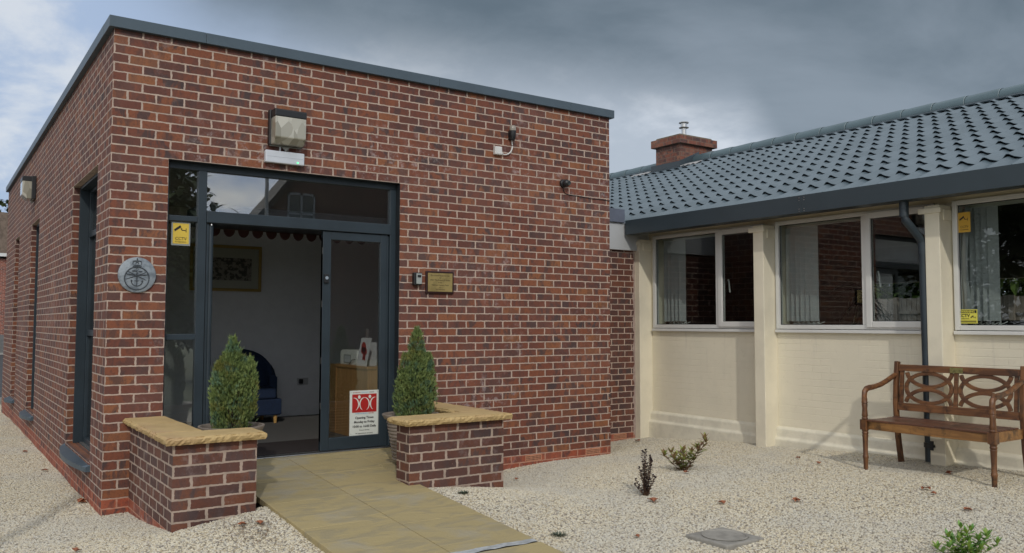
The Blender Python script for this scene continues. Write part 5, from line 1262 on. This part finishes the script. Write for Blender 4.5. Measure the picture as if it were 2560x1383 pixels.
lf2 = thing('leaflet_stand', 'taller leaflet holder with a red leaflet behind the white printer', 'leaflet holder', (2.66, .86, .958))
mb = MB(); mb.box(2.62, 2.70, .68, .88, .9585, 1.20); mb.build('box', plain('card_grey', (.75, .76, .82), .5), lf2); poppy(lf2, 2.62, .74, 1.13, .08, 0)
mb = MB(); mb.box(2.64, 2.645, .76, .83, 1.20, 1.34); mb.build('leaflet', plain('leaflet_grey', (.22, .20, .20), .5), lf2)
# bunting just under the ceiling
bn = thing('bunting', 'string of dark red scalloped bunting hanging inside above the doorway', 'bunting', (1.8, .63, 2.28))
mb = MB()
for k in range(12):
    x = .95+k*.135; mb.prism([(x+.055*math.cos(math.pi+q*math.pi/8)+.055, 2.284+.075*math.sin(math.pi+q*math.pi/8)) for q in range(9)], 1, .63, .632)
mb.build('flag', plain('maroon_cloth', (.045, .014, .014), .9), bn)
mb = MB(); mb.tube([(.85, .631, 2.281), (2.58, .631, 2.281)], .004, 5); mb.build('cord', MAT['maroon'], bn)
# inside the bungalow
hp = thing('house_plant', 'tall dark palm-like house plant behind the middle bungalow window', 'plant', (8.1, -1.45, .12))
mb = MB(); mb.tube([(8.1, -1.45, .3), (8.12, -1.44, 1.4)], .02, 7); mb.build('stem', MAT['bark'], hp)
lf = MB(); rng = random.Random(5)
for k in range(90):
    a = rng.uniform(0, 6.28); leaf(lf, Vector((8.1, -1.45, rng.uniform(.9, 1.9))), Vector((math.cos(a), math.sin(a), rng.uniform(-.5, .9))), rng.uniform(.3, .5), .035, curl=1.2)
lf.build('foliage', leafmat('palm_leaf', (.03, .05, .025), (.05, .08, .035)), hp)
mb = MB(); mb.lathe([(.10, .12), (.15, .40)], (8.1, -1.45, 0), 16); mb.build('pot', MAT['pot'], hp)
sf = thing('black_sofa', 'low black sofa back behind the right-hand side of the bungalow windows', 'sofa', (7.9, -3.2, .12))
mb = MB(); mb.box(7.6, 7.8, -5.2, -2.3, .3, 1.44); mb.build('backrest', MAT['black'], sf, bevel=.03); mb = MB(); mb.box(7.8, 8.5, -5.2, -2.3, .2, .6); mb.build('seat', MAT['black'], sf, bevel=.03)

# ================================================================== surroundings
# fence and shrubs behind the bungalow, seen through its rooms
fn = thing('garden_fence', 'weathered close-boarded timber fence seen through the bungalow windows', 'fence', (18.5, 1, -.3))
mb = MB(); y = -7
while y < 11: mb.box(18.5, 18.52, y, y+.115, -.3, 2.02+.02*random.random()); y += .125
mb.build('board', MAT['fence_wood'], fn)
mb = MB(); mb.box(18.44, 18.5, -7, 11, 1.65, 1.73); mb.box(18.44, 18.5, -7, 11, .5, .58); mb.build('rail', MAT['fence_wood'], fn)
for q in range(7):
    mb = MB(); mb.box(18.38, 18.48, -6.5+q*2.7, -6.4+q*2.7, -.3, 2.05); mb.build('post', MAT['fence_wood'], fn)
def tree(name, label, cat, x, y, h, rad, zc, seed, mat, n=2600, lsz=.35, trunk=.18, group=None, zbase=-.36):
    rng = random.Random(seed); t0 = thing(name, label, cat, (x, y, zbase), group)
    mb = MB(); mb.tube([(x, y, zbase), (x+.1, y, zbase+(zc-zbase)*.5), (x, y, zc+h*.2)], trunk, 8, scale=[1, .75, .3])
    for k in range(14):
        a = rng.uniform(0, 6.28); z = zc-h*.25+rng.uniform(0, h*.5); q = rad*rng.uniform(.5, .9)
        mb.tube([(x, y, z-.2), (x+q*.5*math.cos(a), y+q*.5*math.sin(a), z+.2), (x+q*math.cos(a), y+q*math.sin(a), z+rng.uniform(.2, .8))], trunk*.25, 5, scale=[1, .6, .2])
    mb.build('trunk', MAT['bark'], t0)
    cl = [(rng.gauss(0, .45), rng.gauss(0, .45), rng.gauss(0, .42), rng.uniform(.28, .5)) for _ in range(26)]
    mb = MB()
    for k in range(n):
        c_ = rng.choice(cl); v = Vector((rng.gauss(0, 1), rng.gauss(0, 1), rng.gauss(0, 1))); v.normalize(); v *= c_[3]*rng.uniform(.75, 1.05)
        p = Vector((x+(c_[0]+v.x)*rad*.75, y+(c_[1]+v.y)*rad*.75, zc+(c_[2]+v.z)*h*.42))
        leaf(mb, p, Vector((rng.uniform(-1, 1), rng.uniform(-1, 1), rng.uniform(-.6, .6))), lsz*rng.uniform(.7, 1.3), lsz*.55, curl=.5)
    mb.build('crown', mat, t0); return t0
MAT['tree_leaf'] = leafmat('tree_leaf', (.035, .06, .016), (.07, .11, .025), (.05, .06, .03))
MAT['hedge_leaf'] = leafmat('hedge_leaf', (.08, .14, .03), (.14, .22, .04))
for k, (x, y, lb) in enumerate(((21, -3.5, 'leafy green garden shrub over the fence, nearest the bench side'), (21, .5, 'leafy green garden shrub over the middle of the fence'), (21.3, 4.5, 'leafy green garden shrub over the far end of the fence'))):
    tree('garden_shrub', lb, 'shrub', x, y, 5.6, 3.2, 3.1, 30+k, MAT['hedge_leaf'], n=9000, lsz=.34, trunk=.08, group='shrubs behind the garden fence')
tree('tree', 'dark leafy tree above the brick house at the far left edge', 'tree', 2.3, 57.5, 5.4, 4.5, 7.2, 40, MAT['tree_leaf'], n=5200, lsz=.34)
tree('tree', 'tall dark tree mirrored in the glass over the entrance', 'tree', 3.7, -21, 10.5, 3.2, 5.4, 41, MAT['tree_leaf'], n=11000, lsz=.36)
tree('evergreen', 'dense dark evergreen added to fill the sky gaps mirrored in the narrow glass beside the entrance', 'tree', 4.7, -19, 6.5, 2.3, 2.6, 43, MAT['tree_leaf'], n=9000, lsz=.34)  # extra tree out of view, added so the side pane mirrors dark
tree('tree', 'broad dark tree mirrored in the right-hand bungalow window', 'tree', -15, 8, 12, 7.5, 5.6, 42, MAT['tree_leaf'], n=9000, lsz=.46)
# brick house beyond the road
hs = thing('brick_house', 'red brick house with white sash window beyond the road at the far left', 'house', (-1, 52, -.3))
HY = 48.0
mb = MB(); wallgrid(mb, 1, HY, HY+.3, -8, 6, -.3, 5.0, [(.2, 1.62, 1.95, 4.1), (-3.5, -2.0, 1.95, 4.1)]); mb.box(-8, 6, HY+8, HY+8.3, -.3, 5.0); mb.box(-8, -7.7, HY+.3, HY+8, -.3, 5.0); mb.box(5.7, 6, HY+.3, HY+8, -.3, 5.0); mb.build('wall', MAT['brick_far'], hs)
mb = MB(); mb.prism([(-8.3, 5.1), (6.3, 5.1), (6.3, 5.28), (-8.3, 5.28)], 1, HY-.35, HY+8.4); mb.build('gutter_board', MAT['white'], hs)
mb = MB(); mb.prism([(-8.2, 5.29), (6.2, 5.29), (4.0, 7.6), (-6.0, 7.6)], 1, HY-.1, HY+8.2); mb.build('roof', plain('brown_tiles', (.20, .15, .115), .9, var=.35, scale=6), hs)
for x0, x1 in ((.2, 1.62), (-3.5, -2.0)):
    mb = MB()
    for a, c_, e, g_ in ((x0, x1, 1.95, 2.05), (x0, x1, 4.0, 4.1), (x0, x0+.08, 2.05, 4.0), (x1-.08, x1, 2.05, 4.0), (x0, x1, 2.98, 3.06), ((x0+x1)/2-.02, (x0+x1)/2+.02, 2.05, 2.98), (x0, x1, 2.5, 2.54)): mb.box(a, c_, HY+.05, HY+.12, e, g_)
    wn = mb.build('window', MAT['white'], hs); pp = MB(); pp.box(x0, x1, HY+.13, HY+.14, 1.95, 4.1); pp.build('pane', plain('dark_pane', (.02, .03, .03), .08), wn)
mb = MB(); mb.box(-20, 6, 45.4, 45.5, -.3, .75)
fw = tag(mb.build('railing_wall', plain('grey_boundary', (.16, .16, .16), .8, var=.2)), 'low dark boundary wall across the road in front of the brick house', 'wall')
# lamp columns: one throws the thin shadow across the gravel, one shows in the entrance glass
for (lx, ly, lab) in ((-3.05, -5.35, 'slim grey lamp column whose thin shadow crosses the gravel at the left'), (6.35, -15, 'slim grey lamp column mirrored in the glass over the entrance')):
    lc = thing('lamp_column', lab, 'lamp post', (lx, ly, -.36), 'grey lamp columns')
    mb = MB(); mb.tube([(lx, ly, -.36), (lx, ly, 1.0)], .075, 14); mb.tube([(lx, ly, 1.0), (lx, ly, 6.2)], .05, 12); mb.build('column', plain('galvanised', (.32, .33, .34), .5, .4), lc, smooth=True)
    mb = MB(); mb.box(lx-.12, lx+.12, ly-.1, ly+.35, 6.2, 6.3); mb.build('lantern', MAT['grey_plastic'], lc, bevel=.02)
# large brick building mirrored in the entrance glass
MAT['brick_dark'] = brick_mat('brick_dark', bloom=.1, mortar=(.12, .09, .08), mortar2=(.09, .07, .06), ramp=[(0, (.05, .03, .028)), (.3, (.065, .035, .03)), (.5, (.075, .038, .032)), (.7, (.085, .042, .034)), (.85, (.09, .045, .036)), (1, (.10, .05, .04))])
bb = thing('brick_hall', 'large brick gabled building mirrored in the entrance glass', 'building', (16, -31, -.3))
mb = MB(); mb.prism([(10.3, -.3), (22.5, -.3), (22.5, 5.2), (16.4, 12.6), (10.3, 5.2)], 1, -31.5, -30); mb.build('wall', MAT['brick_dark'], bb)
mb = MB(); mb.prism([(9.9, 5.0), (10.2, 5.0), (16.4, 12.75), (22.6, 5.0), (22.9, 5.0), (16.4, 13.1)], 1, -31.7, -29.8); mb.build('roof', plain('dark_slate', (.025, .024, .026), .7), bb)
for x0 in (12.3, 17.5):
    for z0 in (1.6, 5.4):
        mb = MB()
        for a, c_, e, g_ in ((x0, x0+1.3, z0, z0+.09), (x0, x0+1.3, z0+1.9, z0+2.0), (x0, x0+.09, z0, z0+2), (x0+1.21, x0+1.3, z0, z0+2), (x0+.6, x0+.7, z0, z0+2), (x0, x0+1.3, z0+1.0, z0+1.08)): mb.box(a, c_, -30, -29.93, e, g_)
        wn = mb.build('window', plain('dull_white_frame', (.20, .21, .23), .5), bb); pp = MB(); pp.box(x0, x0+1.3, -29.99, -29.98, z0, z0+2); pp.build('pane', plain('dark_pane', (.02, .03, .03), .08), wn)
mb = MB(); mb.box(17.0, 18.0, -31.3, -30.3, 8, 13.8); mb.build('chimney', MAT['brick_dark'], bb)
for o in list(bpy.data.objects):
    if '_loc' in o: del o['_loc']
